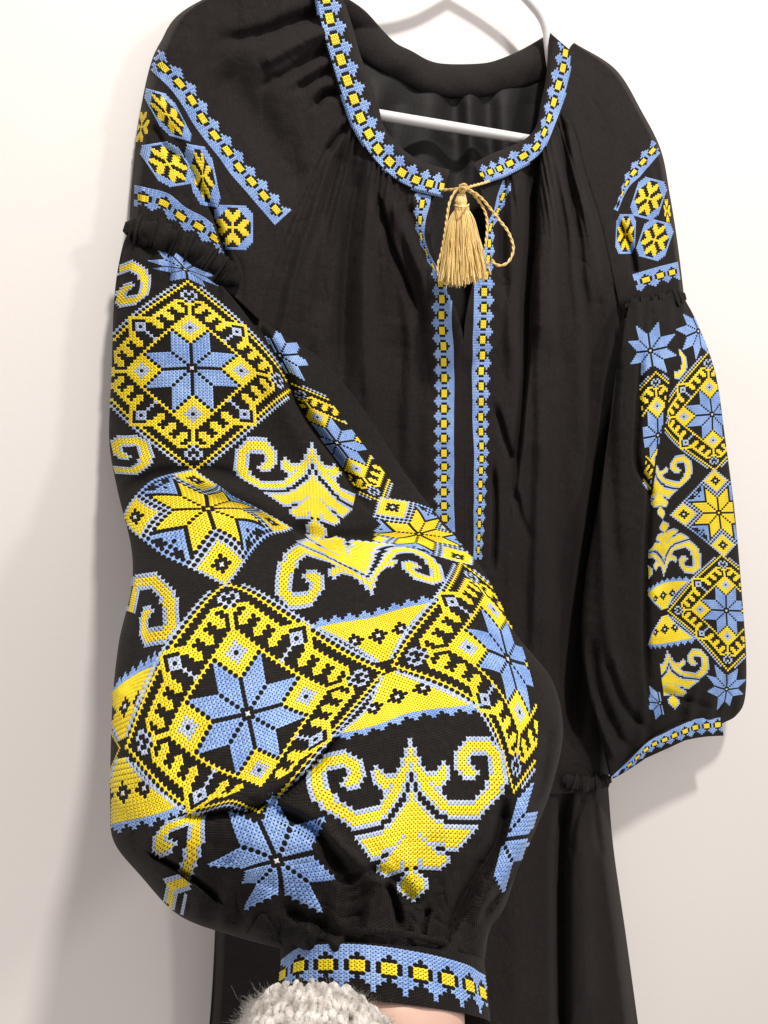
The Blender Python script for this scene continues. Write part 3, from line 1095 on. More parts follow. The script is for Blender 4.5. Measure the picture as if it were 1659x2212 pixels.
far_rows = [
    (1360, 655, 1477, 642, .900, 0.970, .012, .015),
    (1345, 715, 1507, 700, .895, 0.980, .024, .02),
    (1328, 820, 1545, 805, .890, 0.987, .032, .02),
    (1312, 950, 1567, 950, .885, 0.990, .036, .02),
    (1290, 1100, 1588, 1115, .880, 0.995, .038, .02),
    (1264, 1250, 1602, 1275, .875, 0.997, .040, .02),
    (1256, 1380, 1612, 1420, .872, 0.997, .040, .02),
    (1268, 1480, 1609, 1510, .872, 0.993, .034, .02),
    (1294, 1580, 1590, 1546, .876, 0.987, .022, .02),
    (1316, 1674, 1562, 1562, .880, 0.980, .008, .02)]
far_sleeve, S_F = tube('sleeve', far_rows, 330, 150, far_folds, M_SLEEVE, dress, nb=24)
far_sleeve['label'] = 'lower part of the far sleeve, hanging straight by the wall'
rad_k = lambda t: 1.0
ruffle('sleeve_gathering', [(1350, 664), (1385, 660), (1420, 654), (1450, 648), (1482, 640)], 19,
       lambda x, y: D_T(x, y) - .012, M_SLEEVE, 15, dress, nseg=260, nr=30, pleats=15, lump=.45)
cR4 = crop(2200, 2100, 3024, 1657)


def far_cuff_d(px, py, s, t):
    return .880 + (px - 1318) / 250. * .085 - .016 * np.sin(np.pi * s) + noise(px, py, 70, 81) * .0006 - .0015 * np.sin(np.pi * t)


far_cuff, S_FC = sheet('cuff', [
    [cR4(395, 1895), cR4(470, 1845), (cR4(560, 1775)), cR4(680, 1665), cR4(800, 1580), cR4(950, 1505), cR4(1100, 1462), cR4(1283, 1445)],
    [cR4(418, 1948), cR4(500, 1905), cR4(640, 1815), cR4(740, 1745), cR4(860, 1685), cR4(1000, 1640), cR4(1150, 1612), cR4(1306, 1602)]],
    160, 30, far_cuff_d, M_SLEEVE, dress, thick=.004)

# ================================================================== embroidery on the near sleeve
DS, YS, PC = diamond_sets(), yellow_star_sets(), palmette_cells()
clipA_left, clipA_right = left_of([(x + 3, y) for x, y in CREASE_A]), right_of([(x + 4, y) for x, y in CREASE_A])

# upper big diamond
W_DA = warp_of(c2, [((0, 0), (590, 912)), ((-14, 0), (262, 930)), ((14, 0), (912, 930)), ((0, -14), (578, 648)), ((0, 14), (597, 1213)),
                    ((0, -32), (562, 348)), ((0, 32), (608, 1578)), ((17, -17), (938, 636)), ((-17, -17), (185, 583)), ((-17, 17), (190, 1283)), ((17, 17), (1003, 1283)),
                    ((26, 0), (1150, 988)), ((32, 0), (1236, 1052)), ((-23, 0), (78, 935)), ((0, 26), (600, 1465)), ((0, -26), (572, 445))])
place(DS, W_DA, S_N, near_sleeve, clip=clipA_left)
# lower big diamond
W_DB = warp_of(c4, [((0, 0), (955, 515)), ((-14, 0), (565, 605)), ((14, 0), (1335, 405)), ((0, -14), (880, 118)), ((0, 14), (1030, 885)),
                    ((0, -32), (808, -330)), ((-32, 0), (168, 733)), ((-25, 0), (300, 693)), ((32, 0), (1838, 240)), ((17, -17), (1345, -77)), ((-17, -17), (385, 127)),
                    ((-17, 17), (572, 1163)), ((17, 17), (1488, 690)), ((0, 32), (1027, 1160)), ((0, 19), (1040, 985)), ((-8, 24), (850, 1085)), ((8, 24), (1180, 1010)), ((0, -26), (830, -235))])
place(DS, W_DB, S_N, near_sleeve, mask=lambda c, r: not (r >= 20 and abs(c) <= 9 and abs(c) + r < 32))
# yellow star between them
W_SA = warp_of(c3, [((0, 0), (695, 505)), ((-12, -5), (352, 430)), ((-12, 5), (375, 628)), ((-5, 12), (610, 762)), ((5, 12), (892, 700)), ((12, -5), (970, 490)), ((12, 5), (1010, 575)),
                    ((-5, -12), (515, 345)), ((5, -12), (790, 400)), ((-17, 0), (217, 560)), ((0, 17), (785, 870)), ((0, -17), (610, 317)), ((17, 0), (1110, 592)),
                    ((-23, 0), (150, 560)), ((-12, 11), (400, 795)), ((0, 23), (810, 1003)), ((23, 0), (1235, 630)), ((0, -23), (600, 250)), ((12, -11), (860, 425)), ((-12, -11), (330, 330)), ((11, 12), (1000, 745))])
place(YS, W_SA, S_N, near_sleeve)
# columns beyond the crease
W_DC = affine(c6(210, 405), np.array(c6(14, -2)) - np.array(c6(0, 0)), np.array(c6(9.1, 12)) - np.array(c6(0, 0)))
place(DS, W_DC, S_N, near_sleeve, clip=clipA_right, mask=lambda c, r: c <= 10)
W_BC = affine(c2(1165, 830), np.array(c2(14, -1)) - np.array(c2(0, 0)), np.array(c2(7, 13.5)) - np.array(c2(0, 0)))
blue_star = star_cells('B'); blue_star[(0, 0)] = 'W'
place([('embroidered_star', blue_star)], W_BC, S_N, near_sleeve, clip=clipA_right, mask=lambda c, r: c <= 10)
W_SB = warp_of(c6, [((0, 0), (745, 1000)), ((0, -17), (572, 825)), ((0, 17), (1000, 1152)), ((5, -12), (728, 852)), ((-5, -12), (548, 928)), ((12, -5), (868, 912)), ((12, 5), (955, 1000)),
                    ((5, 12), (992, 1075)), ((-5, 12), (830, 1098)), ((-12, -5), (470, 1000)), ((-12, 5), (600, 1062)), ((0, -23), (495, 765)), ((0, 23), (1085, 1200)), ((-17, 0), (420, 1010))])
place(YS, W_SB, S_N, near_sleeve, clip=clipA_right, mask=lambda c, r: c <= 12)
W_DE = warp_of(cP, [((0, 0), (1205, 295)), ((-14, 0), (972, 225)), ((0, -14), (1120, 0)), ((0, 14), (1275, 610)), ((-32, 0), (525, 333)), ((-25, 0), (690, 268)), ((-17, -17), (791, -94)),
                    ((-17, 17), (1030, 600)), ((0, -32), (927, -276)), ((0, 32), (1240, 1080)), ((9, -10), (1255, 150)), ((9, 10), (1372, 575)), ((9, 23), (1362, 905)), ((5, -12), (1200, 90)), ((12, 0), (1350, 335))])
place(DS, W_DE, S_N, near_sleeve, mask=lambda c, r: c <= 9)
# blue stars above the upper diamond and below the lower ones
W_B0 = warp_of(c2, [((0, 0), (545, 268)), ((-5, 12), (455, 338)), ((5, 12), (668, 375)), ((12, 5), (752, 372)), ((12, -5), (735, 310)), ((-12, -5), (312, 213)), ((-12, 5), (345, 262)), ((-5, -12), (352, 118)), ((5, -12), (490, 158))])
place([('embroidered_star', blue_star)], W_B0, S_N, near_sleeve)
W_B2 = warp_of(c5, [((0, 0), (400, 400)), ((-5, -12), (152, 140)), ((5, -12), (372, 45)), ((12, -5), (652, 178)), ((12, 5), (702, 490)), ((5, 12), (633, 668)), ((-5, 12), (235, 655)), ((-12, 5), (222, 515)), ((-12, -5), (42, 422))])
place([('embroidered_star', blue_star)], W_B2, S_N, near_sleeve)
W_B3 = affine(cP(1170, 1370), np.array(cP(18, -3)) - np.array(cP(0, 0)), np.array(cP(-7, 26)) - np.array(cP(0, 0)))
place([('embroidered_star', blue_star)], W_B3, S_N, near_sleeve, clip=right_of([cP(1270, 1060), cP(1190, 1350), cP(1070, 1630)]), mask=lambda c, r: c <= 9)
# palmettes
PAL = [('embroidered_palmette', PC)]
cM = crop(900, 1700, 1460, 952); cN = crop(1060, 2080, 1780, 952)
W_PM = warp_of(cM, [((0, 0), (557, 82)), ((-22, 6), (50, 200)), ((-16.5, 0), (190, 48)), ((-12, 14.5), (300, 362)), ((-15, 6.5), (228, 232)), ((8, 6), (725, 228)), ((12, 14.5), (800, 440)), ((-15, 18), (250, 413)),
                    ((15, 18), (820, 520)), ((0, 32), (590, 655)), ((0, 11), (565, 300)), ((0, 29), (580, 600)), ((-8, 26), (415, 545)), ((8, 26), (738, 605)), ((-8, 5), (378, 180)), ((-19, 12), (110, 310)), ((0, 20), (575, 440))])
place(PAL, W_PM, S_N, near_sleeve, clip=left_of([(x - 2, y) for x, y in CREASE_A[:-2]] + [(778, 1085), (900, 1130)]), mask=lambda c, r: c <= 15)
W_PN = warp_of(cN, [((0, 0), (535, 343)), ((-22, 6), (42, 265)), ((-16.5, 0), (160, 412)), ((-20, 12), (105, 120)), ((-9, 15), (300, 160)), ((-4, 11), (410, 215)), ((-8, 6), (335, 240)), ((-15, 6.5), (200, 262)),
                    ((8, 6), (640, 190)), ((9, 15), (640, 120)), ((19, 12), (815, 140)), ((22, 6), (900, 240)), ((16.5, 0), (800, 275)), ((11.5, 4.5), (705, 190)), ((0, 11), (500, 235)), ((14, 18), (620, 90)),
                    ((0, 19), (395, 150)), ((-14, 18), (170, 85)), ((0, 27), (300, 62)), ((11, 22), (465, 72)), ((15, 6.5), (765, 205))])
place(PAL, W_PN, S_N, near_sleeve, mask=lambda c, r: r <= 27)
src = lambda x, y: (x / 1.82278, y / 1.82278)
W_PO = warp_of(src, [((0, 0), (1614, 2916)), ((14, 0), (1843, 2910)), ((19, 0), (1923, 2910)), ((22, 6), (1983, 3020)), ((21, 10), (1976, 3100)), ((9, 14), (1768, 3179)), ((17, 14), (1896, 3179)), ((15, 18), (1873, 3257)),
                     ((0, 11), (1621, 3130)), ((8, 5), (1746, 3005)), ((-22, 6), (1217, 3093)), ((-14, 0), (1355, 2960)), ((-19, 0), (1278, 2978)), ((-9, 14), (1493, 3200)), ((-17, 14), (1372, 3227)), ((-8, 5), (1481, 3022)),
                     ((-15, 18), (1404, 3299)), ((0, 20), (1618, 3289)), ((0, 29), (1618, 3434)), ((0, 32), (1624, 3484)), ((0, 36), (1628, 3544)), ((8, 25), (1763, 3377)), ((-8, 25), (1489, 3412))])
place(PAL, W_PO, S_N, near_sleeve)
# palmettes at the left edge, wrapping round the arm
W_L1 = warp_of(c2, [((12, 14.5), (125, 270)), ((19, 12), (255, 262)), ((22, 6), (312, 375)), ((16.5, 0), (170, 500)), ((11.5, 4.5), (105, 440)), ((15, 6.5), (190, 385)), ((9, 14.5), (80, 285))])
place(PAL, W_L1, S_N, near_sleeve, mask=lambda c, r: c >= 10 and r <= 16)
W_L2 = warp_of(c2, [((12, 14.5), (120, 1578)), ((19, 12), (285, 1550)), ((22, 6), (318, 1440)), ((16.5, 0), (170, 1362)), ((11.5, 4.5), (70, 1430)), ((15, 6.5), (160, 1485))])
place(PAL, W_L2, S_N, near_sleeve, mask=lambda c, r: c >= 10 and r <= 16)
W_L3 = warp_of(c3, [((12, 14.5), (255, 985)), ((19, 12), (425, 1030)), ((22, 6), (492, 1180)), ((16.5, 0), (335, 1385)), ((11.5, 4.5), (268, 1270)), ((15, 6.5), (310, 1190)), ((20, 2), (450, 1310))])
place(PAL, W_L3, S_N, near_sleeve, mask=lambda c, r: c >= 11 and r <= 16)
cL = crop(420, 2900, 900, 871)
W_L4 = warp_of(cL, [((22, 4), (690, 600)), ((20, 1), (655, 560)), ((14, 0), (430, 620)), ((11, 4.5), (345, 760)), ((13, 8), (385, 850)), ((16, 7), (490, 765)), ((21, 10), (660, 800)), ((19, 12), (600, 940)), ((14, 15), (545, 1060)), ((18, 15), (610, 1040))])
place(PAL, W_L4, S_N, near_sleeve, mask=lambda c, r: c >= 11 and r <= 16)
bars = {(c, r): ('Y' if c in (1, 2) else 'P') for c in (0, 1, 2, 3, 6) for r in range(0, 7)}
place([('embroidered_stripe', bars)], affine(cL(440, 1060), np.array(cL(21, 12)) - np.array(cL(0, 0)), np.array(cL(-4, 21)) - np.array(cL(0, 0))), S_N, near_sleeve)
slip = lambda r0, r1: {(c, r): ('Y' if c in (1, 2) else 'P') for c in range(4) for r in range(r0, r1)}
place([('embroidered_stripe', slip(0, 15))], affine(c3(215, 955), dv(c3, 14, 5), dv(c3, -3, 15)), S_N, near_sleeve)
# triangles between the diamonds
cT = crop(1250, 2340, 1700, 952)
W_TU = warp_of(src, [((0, 0), (1521, 2628)), ((15, -15), (1687, 2382)), ((-15, -15), (1257, 2475)), ((-6, -8), (1396, 2524)), ((0, -8), (1489, 2503)), ((6, -8), (1578, 2475)), ((0, -15), (1470, 2437))])
place([('embroidered_triangle', triangle_cells(True))], W_TU, S_N, near_sleeve)
W_TD = warp_of(cP, [((0, 0), (485, 345)), ((-15, 15), (215, 728)), ((15, 15), (985, 558)), ((-6, 8), (408, 590)), ((0, 8), (548, 520)), ((6, 8), (703, 468)), ((0, 15), (590, 615))])
place([('embroidered_triangle', triangle_cells(False))], W_TD, S_N, near_sleeve)
cX = crop(420, 2560, 760, 952)
W_TL = warp_of(cX, [((0, 0), (172, 1075)), ((6, -8), (345, 560)), ((0, -8), (205, 622)), ((14, -18), (535, 40)), ((10, -18), (465, 90)), ((6, -18), (380, 140)), ((2, -18), (290, 205)), ((-2, -18), (205, 265)), ((-6, -18), (145, 325)), ((15, -15), (530, 205)), ((-4, -8), (105, 680))])
place([('embroidered_triangle', triangle_cells(True))], W_TL, S_N, near_sleeve, mask=lambda a, b_: a >= -9)
W_TM = warp_of(cL, [((0, 0), (105, 95)), ((15, 15), (495, 490)), ((6, 8), (270, 372)), ((0, 8), (118, 407)), ((10, 18), (430, 600)), ((6, 18), (317, 632)), ((2, 18), (202, 650)), ((-2, 18), (95, 675)), ((-4, 8), (50, 420))])
place([('embroidered_triangle', triangle_cells(False))], W_TM, S_N, near_sleeve, mask=lambda a, b_: a >= -9)
W_DF = warp_of(cX, [((34, 0), (170, 1075)), ((26, -8), (72, 905)), ((26, 8), (66, 1310)), ((18, 0), (40, 1080))])
place(DS[1:6], W_DF, S_N, near_sleeve, mask=lambda c, r: c + abs(r) >= 32 and c > 20)
# near cuff
cC = crop(860, 3700, 2000, 952)
band(cC, [(210, 118), (263, 88), (353, 82), (456, 84), (561, 96), (665, 112), (755, 131), (828, 152), (868, 174)],
     [(0, -8, 112), (1, -10, 124), (2, 2, 134), (4, 0, 142), (6, 8, 138), (8, 22, 134)], S_NC, near_cuff, before=1, after=3, long_tooth=True)

# ================================================================== embroidery on the shoulder of the near sleeve
cF = crop(500, 480, 1000, 952)
band(c1, [(405, 440), (510, 545), (590, 655), (660, 775), (740, 885), (822, 985), (900, 1095), (980, 1185), (1062, 1280), (1140, 1370)],
     [(0, 115, -85), (3, 128, -62), (9, 108, -98)], S_SL, shoulder_l, before=3, after=3)
place(flower_sets(), affine(cF(310, 318), dv(cF, 15, -2.5), dv(cF, 11, 16.5)), S_SL, shoulder_l)
place(flower_sets(), affine(cF(792, 792), dv(cF, 16, 0.5), dv(cF, 0, 17.5)), S_SL, shoulder_l, clip=right_of([(x + 1, y) for x, y in SHC]))
W_FB = warp_of(cF, [((0, 0), (570, 410)), ((-6, 0), (512, 402)), ((6, 0), (607, 400)), ((0, -6), (552, 280)), ((0, 6), (585, 525)), ((9, 0), (662, 420)), ((-9, 0), (470, 385)), ((0, 9), (612, 620)), ((0, -9), (520, 190))])
place(flower_sets(), W_FB, S_SL, shoulder_l)
place(flower_sets(), affine(c1(430, 750), dv(c1, 11, 3), dv(c1, 8.6, 16.5)), S_SL, shoulder_l)
place(flower_sets(False), affine(c1(262, 830), dv(c1, 6, 0), dv(c1, -2, 13)), S_SL, shoulder_l)
band(c1, [(272, 1297), (408, 1328), (515, 1415), (635, 1480), (740, 1557)],
     [(0, -5, 150), (1, -55, 125), (3, -75, 118), (4, -62, 110)], S_SL, shoulder_l, before=1, after=5, clip=left_of([(x - 1, y) for x, y in SHC]))

# ================================================================== embroidery on the far sleeve
cR2 = crop(2200, 560, 2760, 952); cR3 = crop(2200, 1200, 3024)
CREASE_F = [cR3(905, 560), cR3(880, 680), cR3(850, 830), cR3(832, 1010), cR3(790, 1180), cR3(768, 1290), cR3(745, 1450), cR3(722, 1560), cR3(705, 1700), cR3(700, 1900)]
W1 = warp_of(cR3, [((0, 0), (1215, 870)), ((-14, 0), (990, 888)), ((0, -14), (1192, 655)), ((0, 14), (1222, 1075)), ((-17, -17), (940, 635)), ((-17, 17), (965, 1140)), ((0, -32), (1182, 380)), ((0, 32), (1236, 1312)),
                   ((-20, 0), (908, 890)), ((-32, 0), (800, 925)), ((6, 0), (1285, 872))])
place(DS, W1, S_F, far_sleeve, clip=right_of(CREASE_F))
W2 = warp_of(cR3, [((0, 0), (1268, 1650)), ((-17, 0), (990, 1662)), ((0, -17), (1240, 1395)), ((0, 17), (1300, 1905)), ((-12, -5), (1070, 1580)), ((-12, 5), (1090, 1730)), ((7, 0), (1375, 1648))])
place(YS, W2, S_F, far_sleeve)
W3 = warp_of(cR4, [((0, 0), (1325, 612)), ((-14, 0), (1118, 603)), ((0, -14), (1320, 408)), ((0, 14), (1335, 815)), ((-17, -17), (1055, 360)), ((-17, 17), (1090, 830)), ((-32, 0), (868, 615)), ((0, -32), (1288, 172)), ((0, 32), (1337, 1085)), ((10, 0), (1465, 615))])
place(DS, W3, S_F, far_sleeve)
W4 = warp_of(cR4, [((0, 0), (1328, 1235)), ((-5, -12), (1240, 1050)), ((-12, -5), (1178, 1130)), ((-12, 5), (1185, 1252)), ((-5, 12), (1256, 1390)), ((5, 12), (1350, 1358)), ((12, -5), (1478, 1160)), ((5, -12), (1410, 1080))])
place([('embroidered_star', blue_star)], W4, S_F, far_sleeve)
W5 = warp_of(cR3, [((0, 0), (725, 365)), ((-5, -12), (620, 178)), ((5, -12), (785, 150)), ((12, -5), (912, 240)), ((12, 5), (922, 400)), ((5, 12), (848, 530)), ((-5, 12), (658, 552)), ((-12, 5), (575, 465)), ((-12, -5), (560, 297))])
place([('embroidered_star', blue_star)], W5, S_F, far_sleeve)
W6 = warp_of(cR3, [((0, 0), (1105, 210)), ((-12, -5), (937, 198)), ((-12, 5), (988, 350)), ((-5, -12), (992, 82)), ((-5, 12), (1088, 422)), ((5, 0), (1140, 205))])
place([('embroidered_star', blue_star)], W6, S_F, far_sleeve)
W7 = warp_of(cR3, [((0, 0), (785, 1035)), ((0, -14), (780, 805)), ((0, 14), (768, 1215)), ((0, -32), (768, 535)), ((-9, -23), (632, 690)), ((-7, 0), (690, 1055)), ((-7, 12), (705, 1215)), ((7, 0), (860, 1010)), ((0, 32), (745, 1480))])
place(DS, W7, S_F, far_sleeve, clip=left_of([(x - 3, y) for x, y in CREASE_F]), mask=lambda c, r: c >= -8)
W8 = warp_of(cR3, [((16.5, 0), (955, 1198)), ((22, 6), (1052, 1290)), ((12, 14.5), (910, 1425)), ((9, 14), (840, 1395)), ((11.5, 4.5), (893, 1280)), ((15, 18), (935, 1470)), ((8, 5), (850, 1290)), ((0, 29), (803, 1610)), ((0, 36), (822, 1695)), ((0, 20), (790, 1490)), ((0, 2), (775, 1290)), ((8, 25), (860, 1560))])
place(PAL, W8, S_F, far_sleeve, clip=right_of(CREASE_F))
EDGE_F = [(1403, 1100), (1399, 1180), (1398, 1400), (1401, 1520)]
W9 = warp_of(cR4, [((0, 0), (830, 335)), ((0, 36), (825, -95)), ((16.5, 0), (1030, 312)), ((22, 6), (1120, 225)), ((19, 12), (1070, 108)), ((10, 15), (925, 105)), ((15, 6.5), (1000, 210)), ((8, 5), (925, 225)), ((0, 20), (835, 80)), ((-8, 5), (770, 290)), ((-12, 15), (715, 170)), ((0, 11), (832, 195)), ((12, 19), (985, 40)), ((-12, 19), (740, 130))])
place(PAL, W9, S_F, far_sleeve, clip=right_of(EDGE_F))
W10 = warp_of(cR4, [((0, 0), (840, 625)), ((15, -15), (1018, 385)), ((-15, -15), (705, 480)), ((6, -8), (900, 475)), ((0, -8), (825, 491)), ((-5, -8), (770, 516)), ((15, 15), (1058, 822)), ((6, 8), (920, 745)), ((0, 8), (838, 760)), ((-5, 8), (772, 782)), ((-15, 15), (715, 870))])
place([('embroidered_triangle', triangle_cells(True)), ('embroidered_triangle', triangle_cells(False))], W10, S_F, far_sleeve, clip=right_of(EDGE_F))
W11 = warp_of(cR4, [((0, 0), (858, 935)), ((16.5, 0), (1090, 920)), ((22, 6), (1180, 1030)), ((17, 14), (1115, 1130)), ((9, 14), (985, 1108)), ((15, 18), (1105, 1168)), ((0, 11), (872, 1085)), ((0, 20), (885, 1185)), ((0, 29), (902, 1290)), ((0, 36), (918, 1388)), ((8, 25), (1000, 1250)), ((8, 5), (985, 1000)), ((-6, 10), (800, 1080))])
place(PAL, W11, S_F, far_sleeve, clip=right_of(EDGE_F), mask=lambda c, r: c >= -5)
W12 = affine(cR4(800, 1345), dv(cR4, 11, 1), dv(cR4, 2, 10.5))
place([('embroidered_star', blue_star)], W12, S_F, far_sleeve, clip=right_of(EDGE_F), mask=lambda c, r: c <= 1 and c >= -9)
W13 = warp_of(cR3, [((12, 14.5), (910, 555)), ((19, 12), (985, 530)), ((22, 6), (1010, 455)), ((18, 0), (955, 360)), ((14, 0), (920, 340))])
place(PAL, W13, S_F, far_sleeve, mask=lambda c, r: 13 <= c and (c >= 18 or r >= 12) and r <= 16)
band(cR4, [(560, 1832), (622, 1775), (690, 1713), (757, 1668), (838, 1635), (915, 1600), (1000, 1567), (1080, 1537), (1170, 1525), (1258, 1516)],
     [(0, 12, 62), (3, 25, 85), (6, 22, 118), (9, 6, 140)], S_FC, far_cuff, before=12, after=3)
# far shoulder
band(cR2, [(625, 60), (562, 132), (500, 205), (453, 275), (425, 345)], [(0, -75, -62), (2, -85, -55), (3, -48, -28), (4, -26, -14)], S_SR, shoulder_r, before=3, after=9)
place(flower_sets(), affine(cR2(600, 378), dv(cR2, 10, 2.7), dv(cR2, -4.5, 13.6)), S_SR, shoulder_r)
place(flower_sets(), affine(cR2(642, 655), dv(cR2, 10.2, 2.7), dv(cR2, -4.5, 13.2)), S_SR, shoulder_r)
place(flower_sets(), affine(cR2(447, 615), dv(cR2, 6.9, 0), dv(cR2, -.5, 14)), S_SR, shoulder_r)
place(flower_sets(False), affine(cR2(724, 460), dv(cR2, 2.6, 0), dv(cR2, 1, 10.5)), S_SR, shoulder_r)
band(cR2, [(583, 922), (680, 892), (758, 872)], [(0, 35, 118), (2, 18, 118)], S_SR, shoulder_r, before=1, after=4)

# ================================================================== collar and placket embroidery
band(c0, [(115, -8), (135, 100), (165, 215), (197, 325), (232, 440), (268, 540), (303, 643), (350, 730), (398, 812), (462, 880), (528, 940), (607, 980), (680, 1000), (752, 1018)],
     [(0, 148, -22), (2, 150, -40), (5, 150, -50), (7, 130, -85), (9, 95, -120), (11, 60, -132), (13, 22, -140)], S_CL, collar_l, before=4, after=2)
band(c0, [(1418, 290), (1405, 370), (1380, 465), (1355, 557), (1330, 643), (1303, 720), (1260, 800), (1190, 850), (1115, 890), (1060, 918), (1010, 935), (960, 955)],
     [(0, -96, -30), (2, -106, -36), (4, -70, -48), (5, -62, -50), (7, -60, -92), (9, -45, -98), (11, -42, -96)], S_CR, collar_r, before=1, after=1)
pl = [c7(550, 1215), c7(568, 1370), c7(563, 1520), c7(568, 1665)] + [c8(x, y) for x, y in ((543, 140), (545, 280), (550, 417), (550, 552), (548, 685), (547, 817), (546, 945), (548, 1073), (550, 1190), (547, 1290), (546, 1410), (548, 1530), (553, 1640))]
ident = lambda x, y: (x, y)
band(ident, pl, [(0, -34, 0), (1, -44, 0), (4, -44, 0), (16, -43, 0)], S_BL, bodice_l, before=2, after=6)
pr = [c7(963, 1305), c7(960, 1455), c7(955, 1605), c7(948, 1750)] + [c8(x, y) for x, y in ((883, 222), (872, 357), (872, 490), (872, 625), (868, 757), (870, 885), (875, 1010), (875, 1122), (870, 1222), (865, 1343), (865, 1462), (857, 1578), (856, 1690), (852, 1805), (847, 1915))]
band(ident, pr, [(0, 44, 0), (3, 43, 0), (8, 36, 0), (13, 29, 0), (16, 24, 0), (18, 20, 0)], S_BR, bodice_r, before=4, after=4)
band(c7, [(382, 483), (363, 635), (375, 790), (425, 935), (490, 1075)], [(0, -150, -10), (1, -110, 0), (2, -62, 8), (3, -45, 12), (4, -60, 10)], S_BL, bodice_l, before=3, after=2)
band(c7, [(1135, 415), (1085, 555), (1020, 700), (1012, 850), (1000, 1000), (985, 1150)], [(0, 105, 12), (1, 60, 25), (2, 75, 25), (3, 105, 0), (5, 110, 0)], S_BR, bodice_r, before=3, after=3)

# ================================================================== tie cord and tassel
def rope(name, path, r, depth, mat, parent, strands=2, twist=30, n=None, nr=6):
    P = catmull(path, 400)
    d = depth if callable(depth) else (lambda t: depth)
    tt = np.linspace(0, 1, len(P))
    C3 = unproj(P[:, 0], P[:, 1], np.array([d(t) for t in tt]))
    L = np.concatenate([[0], np.cumsum(np.linalg.norm(np.diff(C3, axis=0), axis=1))])
    n = n or int(max(24, L[-1] / (r * .7)))
    q = np.linspace(0, L[-1], n)
    C3 = np.stack([np.interp(q, L, C3[:, k]) for k in range(3)], -1)
    Tn = np.gradient(C3, axis=0); Tn /= np.linalg.norm(Tn, axis=1)[:, None]
    up = np.array([0, 1.0, 0]); A = np.cross(Tn, up); A /= np.linalg.norm(A, axis=1)[:, None] + 1e-9
    B = np.cross(A, Tn)
    V, Fc = [], []
    th = np.linspace(0, 2 * math.pi, nr, endpoint=False)
    for s in range(strands):
        ph = q / (r * 9) * 2 * math.pi * 1.0 + s * 2 * math.pi / strands
        cen = C3 + (A * np.cos(ph)[:, None] + B * np.sin(ph)[:, None]) * (r * .48 if strands > 1 else 0)
        rr = r * (.62 if strands > 1 else 1)
        ring = cen[:, None, :] + rr * (A[:, None, :] * np.cos(th)[None, :, None] + B[:, None, :] * np.sin(th)[None, :, None])
        Fc.append(grid_faces(n, nr, wrap=True) + len(V) * n * nr)
        V.append(ring.reshape(-1, 3))
    return mesh_from(name, np.vstack(V), np.vstack(Fc), [mat], parent)


DK = .765
RC = .00145
rope('tie_cord', [c7(560, 352), c7(610, 350), c7(680, 345), c7(760, 330)], RC, lambda t: .778 - .016 * t, M_GOLD, dress)
rope('tie_cord', [c7(1010, 268), c7(950, 288), c7(860, 312), c7(770, 338)], RC, lambda t: .792 - .030 * t, M_GOLD, dress)
rope('tie_cord', [c7(745, 335), c7(690, 370), c7(640, 470), c7(615, 620), c7(590, 800), c7(560, 950), c7(530, 1060), c7(540, 1150), c7(590, 1222), c7(640, 1215), c7(660, 1150), c7(645, 1060)], RC, .756, M_GOLD, dress)
rope('tie_cord', [c7(790, 335), c7(870, 375), c7(950, 440), c7(1040, 550), c7(1110, 640), c7(1180, 730), c7(1230, 850), c7(1230, 940), c7(1190, 1020), c7(1130, 1055), c7(1070, 1045), c7(1030, 1000)], RC, .760, M_GOLD, dress)
rope('tie_cord', [c7(785, 345), c7(850, 380), c7(910, 450), c7(960, 530), c7(988, 620), c7(990, 730), c7(975, 880)], RC, .763, M_GOLD, dress)

tassel_v, tassel_f = [], []
# head of the tassel: a bound bundle
head = [(c7(752, 385), 34), (c7(748, 415), 44), (c7(745, 450), 56), (c7(748, 478), 50), (c7(752, 492), 42), (c7(755, 505), 62), (c7(756, 530), 66), (c7(756, 545), 52)]
hv = []
for (p, w) in head:
    for a in np.linspace(0, 2 * math.pi, 36, endpoint=False):
        ww = w / 2.37 / 1.8228 * (1 + .06 * math.cos(a * 12))
        hv.append(unproj(p[0] + math.cos(a) * ww, p[1], .757 - math.sin(a) * ww / F * .76))
tassel = mesh_from('tassel', np.array(hv), grid_faces(len(head), 36, wrap=True), [M_GOLD], dress)
rope('binding', [c7(690, 492), c7(720, 508), c7(755, 512), c7(800, 500), c7(818, 488)], .0011, lambda t: .757 - .015 * math.sin(math.pi * t), M_GOLD, tassel, strands=2)
kn = [c7(735, 318), c7(765, 300), c7(795, 318), c7(790, 350), c7(760, 372), c7(735, 352), c7(745, 325), c7(775, 330), c7(785, 355)]
rope('knot', kn, .0017, lambda t: .752 - .003 * math.sin(9 * t), M_GOLD, tassel)
fv, ff, cnt = [], [], 0
